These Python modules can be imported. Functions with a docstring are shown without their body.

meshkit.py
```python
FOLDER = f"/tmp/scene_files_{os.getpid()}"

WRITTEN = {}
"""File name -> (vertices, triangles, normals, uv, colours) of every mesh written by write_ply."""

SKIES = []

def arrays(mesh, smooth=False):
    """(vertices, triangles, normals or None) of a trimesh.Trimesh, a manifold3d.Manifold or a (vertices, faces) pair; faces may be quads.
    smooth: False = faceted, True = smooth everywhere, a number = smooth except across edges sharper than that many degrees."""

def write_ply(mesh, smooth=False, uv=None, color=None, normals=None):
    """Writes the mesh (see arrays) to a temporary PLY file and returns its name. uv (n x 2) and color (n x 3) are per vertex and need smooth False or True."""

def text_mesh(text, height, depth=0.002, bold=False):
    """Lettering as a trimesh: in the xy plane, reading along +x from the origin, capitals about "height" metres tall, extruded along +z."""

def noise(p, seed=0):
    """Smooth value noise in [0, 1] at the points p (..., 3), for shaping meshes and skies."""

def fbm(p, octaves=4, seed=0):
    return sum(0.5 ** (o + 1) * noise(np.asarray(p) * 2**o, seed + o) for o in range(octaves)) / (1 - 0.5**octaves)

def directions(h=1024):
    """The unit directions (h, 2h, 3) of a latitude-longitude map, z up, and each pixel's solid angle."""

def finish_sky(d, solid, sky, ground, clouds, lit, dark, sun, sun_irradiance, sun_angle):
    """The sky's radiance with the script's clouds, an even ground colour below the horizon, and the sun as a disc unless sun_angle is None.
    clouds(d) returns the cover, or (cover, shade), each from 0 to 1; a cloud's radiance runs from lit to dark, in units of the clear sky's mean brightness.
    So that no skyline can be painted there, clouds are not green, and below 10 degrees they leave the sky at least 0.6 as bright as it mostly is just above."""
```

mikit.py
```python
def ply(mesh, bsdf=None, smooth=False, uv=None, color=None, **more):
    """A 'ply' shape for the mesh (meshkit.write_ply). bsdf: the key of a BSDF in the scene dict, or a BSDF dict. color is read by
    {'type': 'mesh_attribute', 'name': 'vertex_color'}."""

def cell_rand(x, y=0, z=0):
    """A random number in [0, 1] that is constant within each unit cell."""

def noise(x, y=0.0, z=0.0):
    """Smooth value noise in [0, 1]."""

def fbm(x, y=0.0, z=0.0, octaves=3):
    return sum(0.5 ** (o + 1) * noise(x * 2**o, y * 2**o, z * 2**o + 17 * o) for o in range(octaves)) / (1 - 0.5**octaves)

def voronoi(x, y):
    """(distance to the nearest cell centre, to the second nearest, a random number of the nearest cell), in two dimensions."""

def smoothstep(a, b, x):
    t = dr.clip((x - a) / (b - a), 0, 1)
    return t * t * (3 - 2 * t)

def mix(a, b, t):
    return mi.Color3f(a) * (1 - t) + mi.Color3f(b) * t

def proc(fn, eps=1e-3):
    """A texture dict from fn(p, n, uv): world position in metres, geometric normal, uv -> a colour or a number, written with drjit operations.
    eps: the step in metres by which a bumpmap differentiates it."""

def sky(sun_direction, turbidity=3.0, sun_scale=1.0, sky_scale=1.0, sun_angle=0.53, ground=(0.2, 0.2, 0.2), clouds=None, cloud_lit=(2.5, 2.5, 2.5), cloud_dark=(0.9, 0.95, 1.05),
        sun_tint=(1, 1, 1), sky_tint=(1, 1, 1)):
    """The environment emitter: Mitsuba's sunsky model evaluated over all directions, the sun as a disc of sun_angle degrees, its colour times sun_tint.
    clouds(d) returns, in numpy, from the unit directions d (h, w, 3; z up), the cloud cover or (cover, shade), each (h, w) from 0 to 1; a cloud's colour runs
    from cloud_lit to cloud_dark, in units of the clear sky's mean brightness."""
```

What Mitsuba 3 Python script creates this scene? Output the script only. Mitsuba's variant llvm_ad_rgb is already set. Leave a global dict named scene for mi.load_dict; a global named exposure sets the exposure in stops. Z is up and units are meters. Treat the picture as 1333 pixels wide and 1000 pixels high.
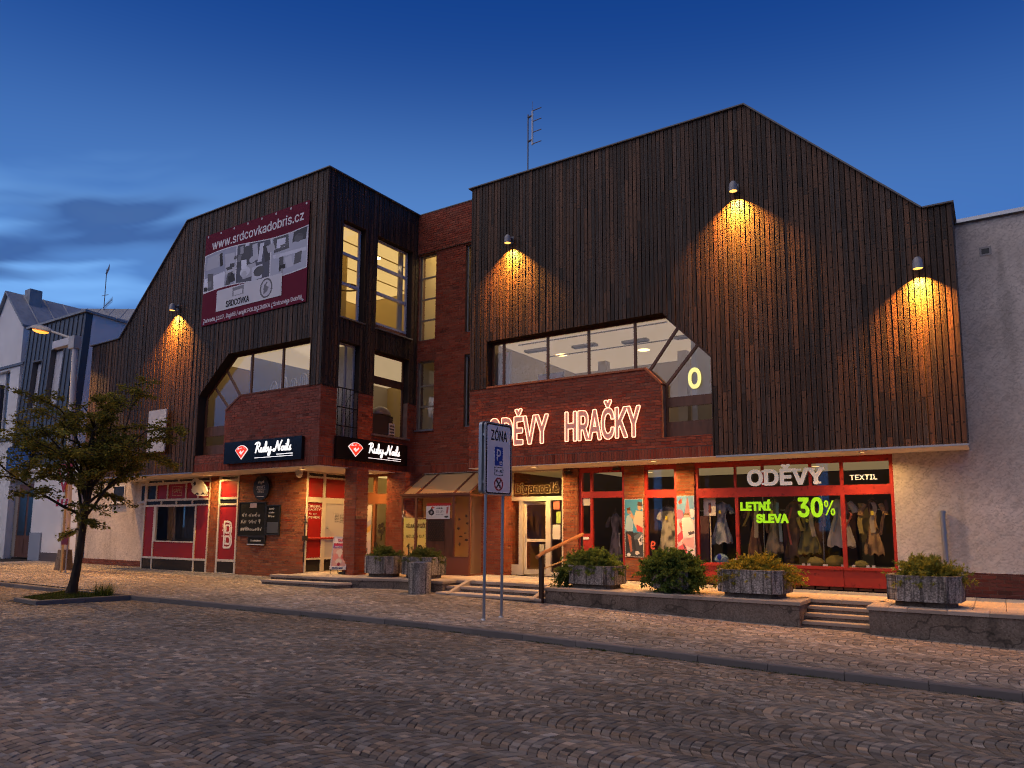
import math, random
import numpy as np, trimesh, shapely
import drjit as dr
import mitsuba as mi
import mikit, meshkit
from shapely.geometry import Polygon, LineString, Point, box as sbox
from shapely.ops import unary_union
from shapely import affinity
rng = np.random.default_rng(7)
random.seed(7)
scene, labels = {}, {}
T = mi.ScalarTransform4f

# ------------------------------------------------------------------ camera, sky, exposure
exposure = 0.0
_yaw, _pit, _rol = math.radians(-33.53270719), math.radians(6.95045549), math.radians(0.37200375)
CAM = np.array([0.0, -17.2186, 1.35])
_f = np.array([math.sin(_yaw) * math.cos(_pit), math.cos(_yaw) * math.cos(_pit), math.sin(_pit)])
_r = np.array([math.cos(_yaw), -math.sin(_yaw), 0.0])
_u = np.cross(_r, _f)
_r, _u = math.cos(_rol) * _r + math.sin(_rol) * _u, -math.sin(_rol) * _r + math.cos(_rol) * _u
_M = np.eye(4)
_M[:3, 0], _M[:3, 1], _M[:3, 2], _M[:3, 3] = -_r, _u, _f, CAM
scene['camera'] = {'type': 'perspective', 'fov': math.degrees(2 * math.atan(666.5 / 954.627)), 'fov_axis': 'x',
                   'to_world': T(_M.tolist()), 'near_clip': 0.05, 'far_clip': 2000.0,
                   'principal_point_offset_x': 0.0, 'principal_point_offset_y': -72.3 / 1000}

CS = (8, 6)
def clouds(d):
    el = np.degrees(np.arcsin(np.clip(d[..., 2], -1, 1)))
    az = np.degrees(np.arctan2(d[..., 0], d[..., 1]))          # from +y towards +x
    veil = (0.13 + 0.17 * np.exp(-((az + 40) / 34.0) ** 2)) * np.exp(-(np.maximum(el - 21, 0) / 9.0) ** 2)          # thin high haze, paler towards the horizon
    ee = el - 0.23 * (az + 70)
    w = meshkit.fbm(np.stack([az / 9.0, el / 5.0, 0 * el + 1.0], -1), 3, seed=2) * 1.6
    n = meshkit.fbm(np.stack([az / 21.0, (ee + w) / 3.4, 0 * el + 3.0], -1), 5, seed=CS[0])
    n2 = meshkit.fbm(np.stack([az / 13.0, (ee + w) / 1.7, 0 * el + 9.0], -1), 4, seed=CS[1])
    west = np.exp(-(np.minimum(az + 72, 0) / 60.0) ** 2 - (np.maximum(az + 66, 0) / 20.0) ** 2) * np.clip((28.5 - el) / 7.0, 0, 1)
    bank = np.clip((n - 0.40) * 3.4, 0, 1) * west
    lit = np.clip((n2 - 0.46) * 3.6, 0, 1) * west * np.clip((23 - el) / 4.0, 0, 1)
    lit = lit * (1 - 0.8 * bank)
    cover = np.clip(veil * (1 - bank) + 0.8 * bank + 0.30 * lit, 0, 0.95)
    shade = np.clip(1.3 * bank - lit, 0, 1)
    return cover, shade

_e, _a = math.radians(48), math.radians(-112)
scene['sky'] = mikit.sky([math.cos(_e) * math.cos(_a), math.cos(_e) * math.sin(_a), math.sin(_e)], turbidity=3, sun_scale=1.02, sky_scale=1.2,
                         sun_angle=84, sun_tint=(1.06, 0.97, 0.84), sky_tint=(0.16, 0.82, 2.15), ground=(0.1, 0.09, 0.085),
                         clouds=clouds, cloud_lit=(2.2, 4.8, 8.8), cloud_dark=(0.55, 1.2, 2.8))
scene['sky']['sampling_weight'] = 7.0

# ------------------------------------------------------------------ helpers
def add(key, mesh, bsdf='paint', color=None, smooth=False, label=None, cat=None, group=None, kind=None, emit=None, ew=0.02, numbered=True):
    """one entry of scene; color = an rgb for the whole mesh or one per vertex"""
    if mesh is None:
        return None
    if numbered:
        key = number(key)
    if hasattr(mesh, 'to_mesh'):
        m = mesh.to_mesh(); mesh = trimesh.Trimesh(m.vert_properties[:, :3], m.tri_verts, process=False)
    if isinstance(mesh, tuple):
        mesh = trimesh.Trimesh(mesh[0], mesh[1], process=False)
    more = {}
    if bsdf in COLORED:
        c = np.asarray(color if color is not None else (0.5, 0.5, 0.5), float)
        n = len(mesh.vertices)
        if smooth not in (False, True):
            mesh = trimesh.graph.smooth_shade(mesh, angle=np.radians(smooth), facet_minarea=None); smooth = True
            n = len(mesh.vertices)
        more['color'] = np.tile(c, (n, 1)) if c.ndim == 1 else c
    d = mikit.ply(mesh, bsdf, smooth=smooth, **more)
    if emit is not None:
        d['emitter'] = {'type': 'area', 'radiance': {'type': 'rgb', 'value': [float(e) for e in emit]}, 'sampling_weight': float(ew)}
    scene[key] = d
    tag(key, label, cat, group, kind)
    return key

def tag(key, label=None, cat=None, group=None, kind=None):
    e = labels.setdefault(key, {})
    for k, v in (('label', label), ('category', cat), ('group', group), ('kind', kind)):
        if v: e[k] = v
    if not e: labels.pop(key)

used, counts = set(), {}
def number(key):
    i = counts.get(key, -1) + 1; k = key if i == 0 else f'{key}_{i:03d}'
    while k in used or k in scene:
        i += 1; k = f'{key}_{i:03d}'
    counts[key] = i; used.add(k)
    return k

def thing(key, label, cat, group=None, kind=None):
    k = number(key); tag(k, label, cat, group, kind); return k

def cat(ms):
    ms = [m for m in ms if m is not None and len(m.vertices)]
    return trimesh.util.concatenate(ms) if len(ms) > 1 else (ms[0] if ms else None)

_BF = np.array([[0, 2, 1], [0, 3, 2], [4, 5, 6], [4, 6, 7], [0, 1, 5], [0, 5, 4], [1, 2, 6], [1, 6, 5], [2, 3, 7], [2, 7, 6], [3, 0, 4], [3, 4, 7]])
def box(x0, x1, y0, y1, z0, z1):
    v = np.array([[x0, y0, z0], [x1, y0, z0], [x1, y1, z0], [x0, y1, z0], [x0, y0, z1], [x1, y0, z1], [x1, y1, z1], [x0, y1, z1]], float)
    return trimesh.Trimesh(v, _BF, process=False)

class Frame:
    """a vertical wall plane: s along S, t up, d outward along N"""
    def __init__(self, o, S):
        self.o = np.array(o, float); self.S = np.array(S, float); self.Z = np.array([0, 0, 1.0]); self.N = np.cross(self.S, self.Z)
    def pts(self, p):
        p = np.asarray(p, float)
        return self.o + p[:, :1] * self.S + p[:, 1:2] * self.Z + p[:, 2:3] * self.N
    def put(self, m):
        return trimesh.Trimesh(self.pts(m.vertices), m.faces, process=False)
    def box(self, s0, s1, t0, t1, d0, d1):
        return self.put(box(s0, s1, t0, t1, d0, d1))
    def plate(self, poly, d0, d1):
        out = []
        for g in getattr(poly, 'geoms', [poly]):
            if g.geom_type != 'Polygon' or g.area < 1e-7: continue
            m = trimesh.creation.extrude_polygon(g, d1 - d0, engine='earcut'); m.apply_translation([0, 0, d0])
            out.append(self.put(m))
        return cat(out)

FRONT = Frame((0, 0, 0), (1, 0, 0))                 # right block, y = 0, outward -y
def yframe(y): return Frame((0, y, 0), (1, 0, 0))
def xframe(x): return Frame((x, 0, 0), (0, 1, 0))    # outward +x
LEFTF = yframe(-3.08); SIDE = xframe(-15.91); MID = yframe(0.99); SHOP = yframe(1.33); LSHOP = yframe(-1.75)

def tube(pts, radii, sides=10, cap=True):
    p = np.asarray(pts, float); n = len(p)
    r = np.broadcast_to(np.asarray(radii, float), (n,))
    t = np.gradient(p, axis=0); t /= np.linalg.norm(t, axis=1, keepdims=True) + 1e-12
    ref = np.array([0, 0, 1.0]) if abs(t[0][2]) < 0.9 else np.array([1.0, 0, 0])
    v = []
    for i in range(n):
        a = np.cross(t[i], ref); a /= np.linalg.norm(a) + 1e-12
        b = np.cross(t[i], a)
        ang = np.arange(sides) * 2 * np.pi / sides
        v.append(p[i] + r[i] * (np.cos(ang)[:, None] * a + np.sin(ang)[:, None] * b))
    v = np.concatenate(v); f = []
    for i in range(n - 1):
        for j in range(sides):
            a, b = i * sides + j, i * sides + (j + 1) % sides
            f += [[a, a + sides, b + sides], [a, b + sides, b]]
    if cap:
        v = np.vstack([v, p[0], p[-1]]); c0, c1 = len(v) - 2, len(v) - 1
        for j in range(sides):
            f += [[c0, j, (j + 1) % sides], [c1, (n - 1) * sides + (j + 1) % sides, (n - 1) * sides + j]]
    m = trimesh.Trimesh(v, f, process=False)
    return m

def disc(c, r, n=(0, 0, -1), seg=16):
    n = np.array(n, float); n /= np.linalg.norm(n)
    a = np.cross(n, [1, 0, 0] if abs(n[0]) < .9 else [0, 1, 0]); a /= np.linalg.norm(a); b = np.cross(n, a)
    ang = np.arange(seg) * 2 * np.pi / seg
    v = np.vstack([np.array(c) + r * (np.cos(ang)[:, None] * a + np.sin(ang)[:, None] * b), [c]])
    f = [[seg, i, (i + 1) % seg] for i in range(seg)]
    return trimesh.Trimesh(v, f, process=False)

def lathe(profile, c, seg=20):
    p = np.asarray(profile, float); ang = np.arange(seg) * 2 * np.pi / seg
    v = np.concatenate([np.stack([c[0] + r * np.cos(ang), c[1] + r * np.sin(ang), np.full(seg, c[2] + z)], -1) for r, z in p]); f = []
    for i in range(len(p) - 1):
        for j in range(seg):
            a, b = i * seg + j, i * seg + (j + 1) % seg
            f += [[a, b, b + seg], [a, b + seg, a + seg]]
    return trimesh.Trimesh(v, f, process=False)

_tp = {}
def text_poly(text, height, bold=False, xs=1.0):
    k = (text, bold)
    if k not in _tp:
        m = meshkit.text_mesh(text, 1.0, 1.0, bold)
        tri = m.triangles[(m.face_normals[:, 2] > 0.9)]
        _tp[k] = unary_union([Polygon(t[:, :2]).buffer(1e-4) for t in tri]).simplify(0.004)
    return affinity.scale(_tp[k], height * xs, height, origin=(0, 0))

def place_text(text, s0, t0, s1, height, bold=False):
    """text fitted so that it runs from s0 to s1"""
    g = text_poly(text, height, bold); x0, _, x1, _ = g.bounds
    g = affinity.translate(g, -x0, 0); return affinity.translate(affinity.scale(g, (s1 - s0) / (x1 - x0), 1, origin=(0, 0)), s0, t0)

def smooth_line(p, n=6):
    p = np.asarray(p, float); out = []
    q = np.vstack([2 * p[0] - p[1], p, 2 * p[-1] - p[-2]])
    for i in range(1, len(q) - 2):
        for k in range(n):
            t = k / n; a, b, c, d = q[i - 1], q[i], q[i + 1], q[i + 2]
            out.append(0.5 * (2 * b + (c - a) * t + (2 * a - 5 * b + 4 * c - d) * t * t + (3 * b - 3 * c + d - a) * t ** 3))
    out.append(p[-1]); return np.array(out)

def poly(*p): return Polygon(p)

# ------------------------------------------------------------------ materials
COLORED = {'paint', 'gloss', 'leaf', 'sett', 'brick', 'matte', 'stone'}
mac = {'type': 'mesh_attribute', 'name': 'vertex_color'}
N_, F_ = mikit.noise, mikit.fbm
def prin(col, rough=0.5, spec=0.4, **k):
    return {'type': 'twosided', 'b': {'type': 'principled', 'base_color': col if isinstance(col, dict) else {'type': 'rgb', 'value': list(col)}, 'roughness': rough, 'specular': spec, **k}}
def bump(fn, scale, inner, eps=2e-3):
    return {'type': 'twosided', 'b': {'type': 'bumpmap', 'arbitrary': mikit.proc(fn, eps), 'scale': scale, 'b': inner['b'] if inner['type'] == 'twosided' else inner}}
scene['paint'] = prin(mac, 0.42, 0.4)
scene['gloss'] = prin(mac, 0.22, 0.5)
scene['matte'] = prin(mac, 0.85, 0.2)
scene['leaf'] = {'type': 'principledthin', 'base_color': mac, 'roughness': 0.55, 'diff_trans': 0.75, 'spec_trans': 0.0, 'eta': 1.35}
scene['translucent'] = {'type': 'principledthin', 'base_color': {'type': 'rgb', 'value': [0.68, 0.52, 0.28]}, 'roughness': 0.4, 'diff_trans': 1.1, 'spec_trans': 0.0, 'eta': 1.4}
scene['metal'] = {'type': 'twosided', 'b': {'type': 'principled', 'base_color': {'type': 'rgb', 'value': [0.36, 0.38, 0.41]}, 'metallic': 0.85, 'roughness': 0.38}}
scene['glass'] = {'type': 'thindielectric', 'int_ior': 1.5}

def _wood(p, n, uv):
    s = dr.select(dr.abs(n.x) > 0.5, p.y, p.x)
    k = dr.floor((s + 100.0) / 0.112)
    r1, r2, r3 = mikit.cell_rand(k, 1), mikit.cell_rand(k, 2), mikit.cell_rand(k, 3)
    off = r1 * 37.0
    z = p.z + off
    sg = dr.floor(z / 3.3); r2 = mikit.cell_rand(k, sg, 2); r3 = mikit.cell_rand(k, sg, 3); jt = dr.abs(z - (sg + 0.5) * 3.3) 
    warp = (N_(z * 1.3, r2 * 50) - 0.5) * 0.03
    u = s + warp
    grain = F_(u * 95.0, z * 2.2, r3 * 20, 3)
    fine = N_(u * 260.0, z * 7.0, r2 * 9)
    wear = F_(u * 9.0, z * 0.55, r1 * 13, 3)
    # knots: a few per board
    seg = 0.46
    kz = dr.floor(z / seg); kc = (kz + 0.2 + 0.6 * mikit.cell_rand(kz, k, 5)) * seg
    ks = (k + 0.28 + 0.44 * mikit.cell_rand(kz, k, 7)) * 0.112 - 100.0
    d = dr.sqrt(dr.square((u - ks) / 0.026) + dr.square((z - kc) / 0.021))
    knot = 1.0 - mikit.smoothstep(0.6, 1.25, d)
    halo = 1.0 - mikit.smoothstep(1.0, 2.8, d)
    dark = mi.Color3f(0.031, 0.0195, 0.0135); brown = mi.Color3f(0.138, 0.061, 0.028); grey = mi.Color3f(0.075, 0.062, 0.056)
    t = dr.clip(wear * 1.5 - 0.52 + (r2 - 0.5) * 0.75 + (grain - 0.5) * 0.75, 0, 1)
    c = dark * (1 - t) + brown * t
    ub = dr.abs((s + 100.0) / 0.112 - k - 0.5)
    arris = mikit.smoothstep(0.27, 0.38, ub) * dr.clip(1.3 * wear + 0.5 * (r3 - 0.3), 0, 1)      # worn browner along the board edges
    c = c * (1 - dr.select(r2 < 0.6, 0.52, 0.10) * (1 - arris)) + mi.Color3f(0.080, 0.034, 0.015) * arris * (0.25 + 0.75 * r3)
    g = dr.clip((r3 - 0.66) * 2.2, 0, 0.55) * mikit.smoothstep(0.35, 0.7, grain)
    c = c * (1 - g) + grey * g
    c = c * (0.72 + 0.56 * fine)
    c = c * (1 - 0.35 * halo) + mi.Color3f(0.1, 0.045, 0.02) * (0.3 * halo)
    return c * (1 - 0.88 * knot) * (1 - 0.8 * mikit.smoothstep(1.636, 1.646, jt))
def _woodh(p, n, uv):
    s = dr.select(dr.abs(n.x) > 0.5, p.y, p.x)
    k = dr.floor((s + 100.0) / 0.112)
    return F_(s * 95.0, (p.z + mikit.cell_rand(k, 1) * 37) * 2.2, mikit.cell_rand(k, 3) * 20, 3)
scene['wood'] = bump(_woodh, 0.004, prin(mikit.proc(_wood), 0.62, 0.35))

def _stonecol(p, n, uv):
    return mi.Color3f(1.0)
def _grit(p, n, uv): return F_(p.x * 70, p.y * 70, p.z * 70, 3)
scene['sett'] = bump(_grit, 0.004, prin(mac, 0.82, 0.25))
scene['stone'] = bump(_grit, 0.004, prin(mac, 0.8, 0.3))
scene['brick'] = bump(_grit, 0.003, prin(mac, 0.78, 0.3))

def _mortar(p, n, uv):
    f = F_(p.x * 6, p.y * 6, p.z * 6, 3)
    return mikit.mix((0.12, 0.075, 0.055), (0.26, 0.17, 0.13), f)
scene['mortar'] = prin(mikit.proc(_mortar), 0.9, 0.2)

def _stucco(p, n, uv):
    f = F_(p.x * 1.1, p.y * 1.1, p.z * 1.1, 4); g = N_(p.x * 28, p.y * 28, p.z * 28)
    st = F_(p.x * 3.0, p.y * 3.0, p.z * 0.35, 3)
    wr = F_(p.x * 7, p.y * 7, p.z * 7, 2) * 0.5; rg = dr.abs(F_((p.x + wr) * 9, p.y * 9, (p.z + wr) * 9, 2) - 0.5)
    f = f * (0.55 + 0.9 * mikit.smoothstep(0.0, 0.09, rg))
    c = mikit.mix((0.37, 0.33, 0.295), (0.58, 0.525, 0.475), f) * (0.82 + 0.36 * g)
    return c * (1 - 0.28 * mikit.smoothstep(0.55, 0.8, st))
def _stuccoh(p, n, uv):
    w = F_(p.x * 6, p.y * 6, p.z * 6, 2) * 0.22
    return F_((p.x + w) * 17, p.y * 17, (p.z + w) * 17, 3)
scene['stucco'] = bump(_stuccoh, 0.022, prin(mikit.proc(_stucco), 0.92, 0.15), 4e-3)

def _plaster(p, n, uv):
    f = F_(p.x * 0.9, p.y * 0.9, p.z * 0.6, 4)
    dirt = mikit.smoothstep(0.9, -0.4, p.z) * F_(p.x * 5, p.y * 5, p.z * 2, 3)
    return mikit.mix((0.62, 0.61, 0.60), (0.78, 0.77, 0.76), f) * (1 - 0.35 * dirt)
scene['plaster'] = prin(mikit.proc(_plaster), 0.9, 0.2)

def _conc(p, n, uv):
    f = F_(p.x * 1.6, p.y * 1.6, p.z * 2.2, 4); v1, v2, r = mikit.voronoi((p.x + p.y) * 40, p.z * 40)
    st = F_(p.x * 5.0, p.y * 5.0, p.z * 0.7, 3)
    c = mikit.mix((0.10, 0.080, 0.065), (0.22, 0.185, 0.155), f)
    c = c * (0.75 + 0.5 * r) * (1 - 0.4 * mikit.smoothstep(0.5, 0.75, st))
    crack = dr.abs(F_(p.x * 1.15 + 3, p.y * 1.15, p.z * 1.15, 4) - 0.5)
    return c * (0.45 + 0.55 * mikit.smoothstep(0.0, 0.012, crack))
def _conch(p, n, uv):
    v1, v2, r = mikit.voronoi((p.x + p.y) * 40, p.z * 40)
    return mikit.smoothstep(0.6, 0.1, v1) * (0.4 + 0.6 * r)
scene['concrete'] = bump(_conch, 0.012, prin(mikit.proc(_conc), 0.85, 0.25), 4e-3)

def _pebble(p, n, uv):       # exposed-aggregate concrete with vertical ribs worn into it
    v1, v2, r = mikit.voronoi((p.x + p.y) * 34, p.z * 34)
    f = F_(p.x * 2.2, p.y * 2.2, p.z * 1.1, 4)
    c = mikit.mix((0.20, 0.185, 0.17), (0.44, 0.41, 0.385), r) * (0.55 + 0.8 * f)
    st = F_(p.x * 24, p.y * 24, p.z * 1.1, 3)
    return c * (1 - 0.62 * mikit.smoothstep(0.46, 0.66, st)) * (0.55 + 0.45 * mikit.smoothstep(0.75, 0.3, v1))
def _pebbleh(p, n, uv):
    v1, v2, r = mikit.voronoi((p.x + p.y) * 34, p.z * 34)
    return mikit.smoothstep(0.8, 0.1, v1) * (0.5 + 0.5 * r)
scene['aggregate'] = bump(_pebbleh, 0.014, prin(mikit.proc(_pebble), 0.85, 0.25), 4e-3)

def _ground(p, n, uv):
    f = F_(p.x * 0.6, p.y * 0.6, 0, 4); v1, v2, r = mikit.voronoi(p.x * 9, p.y * 9)
    c = mikit.mix((0.020, 0.017, 0.015), (0.040, 0.034, 0.029), f)
    return c * (0.6 + 0.6 * r)
scene['groundmat'] = prin(mikit.proc(_ground), 0.9, 0.2)

def _bark(p, n, uv):
    f = F_(p.x * 30, p.y * 30, p.z * 6, 4)
    return mikit.mix((0.018, 0.013, 0.010), (0.085, 0.06, 0.042), f)
def _barkh(p, n, uv): return F_(p.x * 30, p.y * 30, p.z * 6, 4)
scene['bark'] = bump(_barkh, 0.02, prin(mikit.proc(_bark), 0.9, 0.2))

def _seam(p, n, uv):
    f = F_(p.x * 0.8, p.y * 0.8, p.z * 0.8, 4); st = F_(p.x * 6, p.y * 6, p.z * 0.7, 3)
    return mikit.mix((0.17, 0.185, 0.20), (0.30, 0.32, 0.34), f) * (0.8 + 0.35 * st)
scene['sheet'] = prin(mikit.proc(_seam), 0.5, 0.45)

def _redp(p, n, uv):         # red paint, scuffed towards the ground
    f = F_(p.x * 4, p.y * 4, p.z * 4, 4); w = mikit.smoothstep(0.62, 0.8, F_(p.x * 14, p.y * 14, p.z * 9, 3))
    c = mikit.mix((0.30, 0.020, 0.012), (0.44, 0.034, 0.020), f)
    return c * (1 - 0.45 * w)
scene['redpaint'] = prin(mikit.proc(_redp), 0.4, 0.45)
def _brownp(p, n, uv):
    f = F_(p.x * 12, p.y * 12, p.z * 2.0, 4)
    return mikit.mix((0.075, 0.028, 0.014), (0.16, 0.062, 0.03), f)
scene['brownwood'] = prin(mikit.proc(_brownp), 0.45, 0.4)

# ------------------------------------------------------------------ ground
def zb(x):
    return -0.19 - 0.36 * np.clip((np.asarray(x, float) + 22) / 22, 0, 1.15) ** 1.5
def zp(x, y):
    return zb(x) - 0.018 * np.maximum(-2.3 - np.asarray(y, float), 0)
_kx = [-60, -17.6, -13.3, -10.1, -8.5, -7.0, -5.3, -2.9, -1.0, 0.1, 3.0, 60]
_ky = [-7.5, -7.28, -6.79, -6.42, -6.33, -6.29, -6.22, -6.19, -6.07, -6.01, -5.86, -3.2]
def kerb_y(x): return np.interp(x, _kx, _ky)             # outer top edge of the kerb
def zr(x, y):
    k = kerb_y(x)
    return zp(x, k) - 0.095 + 0.013 * np.clip(k - np.asarray(y, float), 0, 14)
PIT = poly((-20.3, -7.5), (-19.05, -9.2), (-17.8, -9.28), (-17.58, -7.28))
def gz(x, y):
    x, y = np.asarray(x, float), np.asarray(y, float)
    return np.where(y < kerb_y(x) + 0.1, zr(x, y), zp(x, y) - 0.10)
gx = np.unique(np.concatenate([np.linspace(-400, -60, 12), np.linspace(-60, -30, 16), np.linspace(-30, 6, 73), np.linspace(6, 400, 14)]))
gy = np.unique(np.concatenate([np.linspace(-400, -40, 12), np.linspace(-40, -14, 14), np.linspace(-14, -3, 56), np.linspace(-3, 20, 12), np.linspace(20, 400, 8)]))
GX, GY = np.meshgrid(gx, gy, indexing='ij')
GZ = gz(GX, GY) - 0.007
nx, ny = GX.shape
ii, jj = np.meshgrid(np.arange(nx - 1), np.arange(ny - 1), indexing='ij')
a = (ii * ny + jj).ravel(); b = a + ny
gm = trimesh.Trimesh(np.stack([GX, GY, GZ], -1).reshape(-1, 3), np.vstack([np.stack([a, b, b + 1], -1), np.stack([a, b + 1, a + 1], -1)]), process=False)
add('road', gm, 'groundmat', kind='structure', label='square paved with dark granite setts laid in scalloped arcs')

def sett_mesh(quads, z0fn, tones, top=0.0, skirt=0.02, inset=0.10, jit=0.006):
    """quads (n,4,2) counterclockwise seen from above -> worn stones, one block of 8 vertices each"""
    q = np.asarray(quads, float); n = len(q)
    c = q.mean(1, keepdims=True)
    up = c + (q - c) * (1 - inset); lo = c + (q - c) * 0.985
    zc = z0fn(up[..., 0], up[..., 1]) + top
    tilt = rng.normal(0, jit * 0.5, (n, 4)) + rng.normal(0, jit * 0.6, (n, 1))
    vt = np.concatenate([up, (zc + tilt)[..., None]], -1)
    vl = np.concatenate([lo, (z0fn(lo[..., 0], lo[..., 1]) + top - skirt)[..., None]], -1)
    v = np.concatenate([vt, vl], 1)
    f = [[0, 1, 2], [0, 2, 3]]
    for k in range(4):
        m = (k + 1) % 4
        f += [[k, k + 4, m + 4], [k, m + 4, m]]
    f = np.array(f)
    return v, f, np.repeat(tones[:, None, :], 8, 1)

def arcs(x0, x1, y0, y1, W, stone, pitch, keep, seed):
    """segmental arches: lanes along x of width W, the arcs bulging towards -x"""
    r = np.random.default_rng(seed); out = []
    R = W / 2 / math.sin(math.radians(38))
    nl = int(math.ceil((y1 - y0) / W))
    half = math.asin(W / 2 / R)
    m = int(round(2 * half * R / stone))
    for l in range(nl):
        yc = y0 + (l + 0.5) * W; ph = r.random() * pitch
        for k in range(int((x1 - x0) / pitch) + 8):
            xk = x0 + k * pitch + ph
            w = r.random(m) * 0.5 + 0.75; e = np.concatenate([[0], np.cumsum(w)]); e = -half + 2 * half * e / e[-1]
            px = xk + R - R * np.cos(e); py = yc + R * np.sin(e)
            g = pitch * (0.985 + 0.03 * r.random())
            for j in range(m):
                q = np.array([[px[j], py[j]], [px[j] + g, py[j]], [px[j + 1] + g, py[j + 1]], [px[j + 1], py[j + 1]]])
                out.append(q)
    q = np.array(out); 
    c = q.mean(1)
    q += r.normal(0, 0.0035, q.shape)
    return q[keep(c[:, 0], c[:, 1])]

def in_view(x, y, m=1.0):
    d = np.stack([x - CAM[0], y - CAM[1]], -1); fw = _f[:2] / np.linalg.norm(_f[:2]); rt = np.array([fw[1], -fw[0]])
    a_, b_ = d @ fw, d @ rt
    return (a_ > 3.6) & (np.abs(b_) < 0.80 * a_ + m)
pitP = shapely.prepared.prep(PIT.buffer(0.12)) if hasattr(shapely, 'prepared') else None
def not_pit(x, y): return ~shapely.contains_xy(PIT.buffer(0.13), x, y)
road_q = arcs(-34, 4, -15.3, -5.6, 0.90, 0.088, 0.098, lambda x, y: (y < kerb_y(x) - 0.03 + np.where(x < -17.6, -0.02, 0)) & in_view(x, y) & not_pit(x, y), 3)
def stone_tones(n, base, var, warm, seed):
    r = np.random.default_rng(seed)
    t = np.array(base) * np.exp(r.normal(0, var, (n, 1)))
    w = np.clip(r.normal(0.3, 0.4, (n, 1)), 0, 1)
    return t * (1 + w * np.array(warm))
def patchy(q, s, seed, amp):
    c = q.mean(1); return np.exp(amp * (meshkit.fbm(np.c_[c * s, np.zeros(len(c))], 4, seed=seed) - 0.5))[:, None]
tones = stone_tones(len(road_q), (0.150, 0.130, 0.108), 0.26, (0.36, 0.12, -0.10), 4) * patchy(road_q, 0.5, 3, 1.0)
v, f, c = sett_mesh(road_q, zr, tones, 0.002, 0.014, 0.125, 0.0022)
dist = np.hypot(road_q.mean(1)[:, 0] - CAM[0], road_q.mean(1)[:, 1] - CAM[1])
inframe = in_view(road_q.mean(1)[:, 0], road_q.mean(1)[:, 1], -0.15) & (dist > 6.9)
order = np.argsort(np.where(inframe, dist, 1e9))
single = set(order[:300].tolist())
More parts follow.
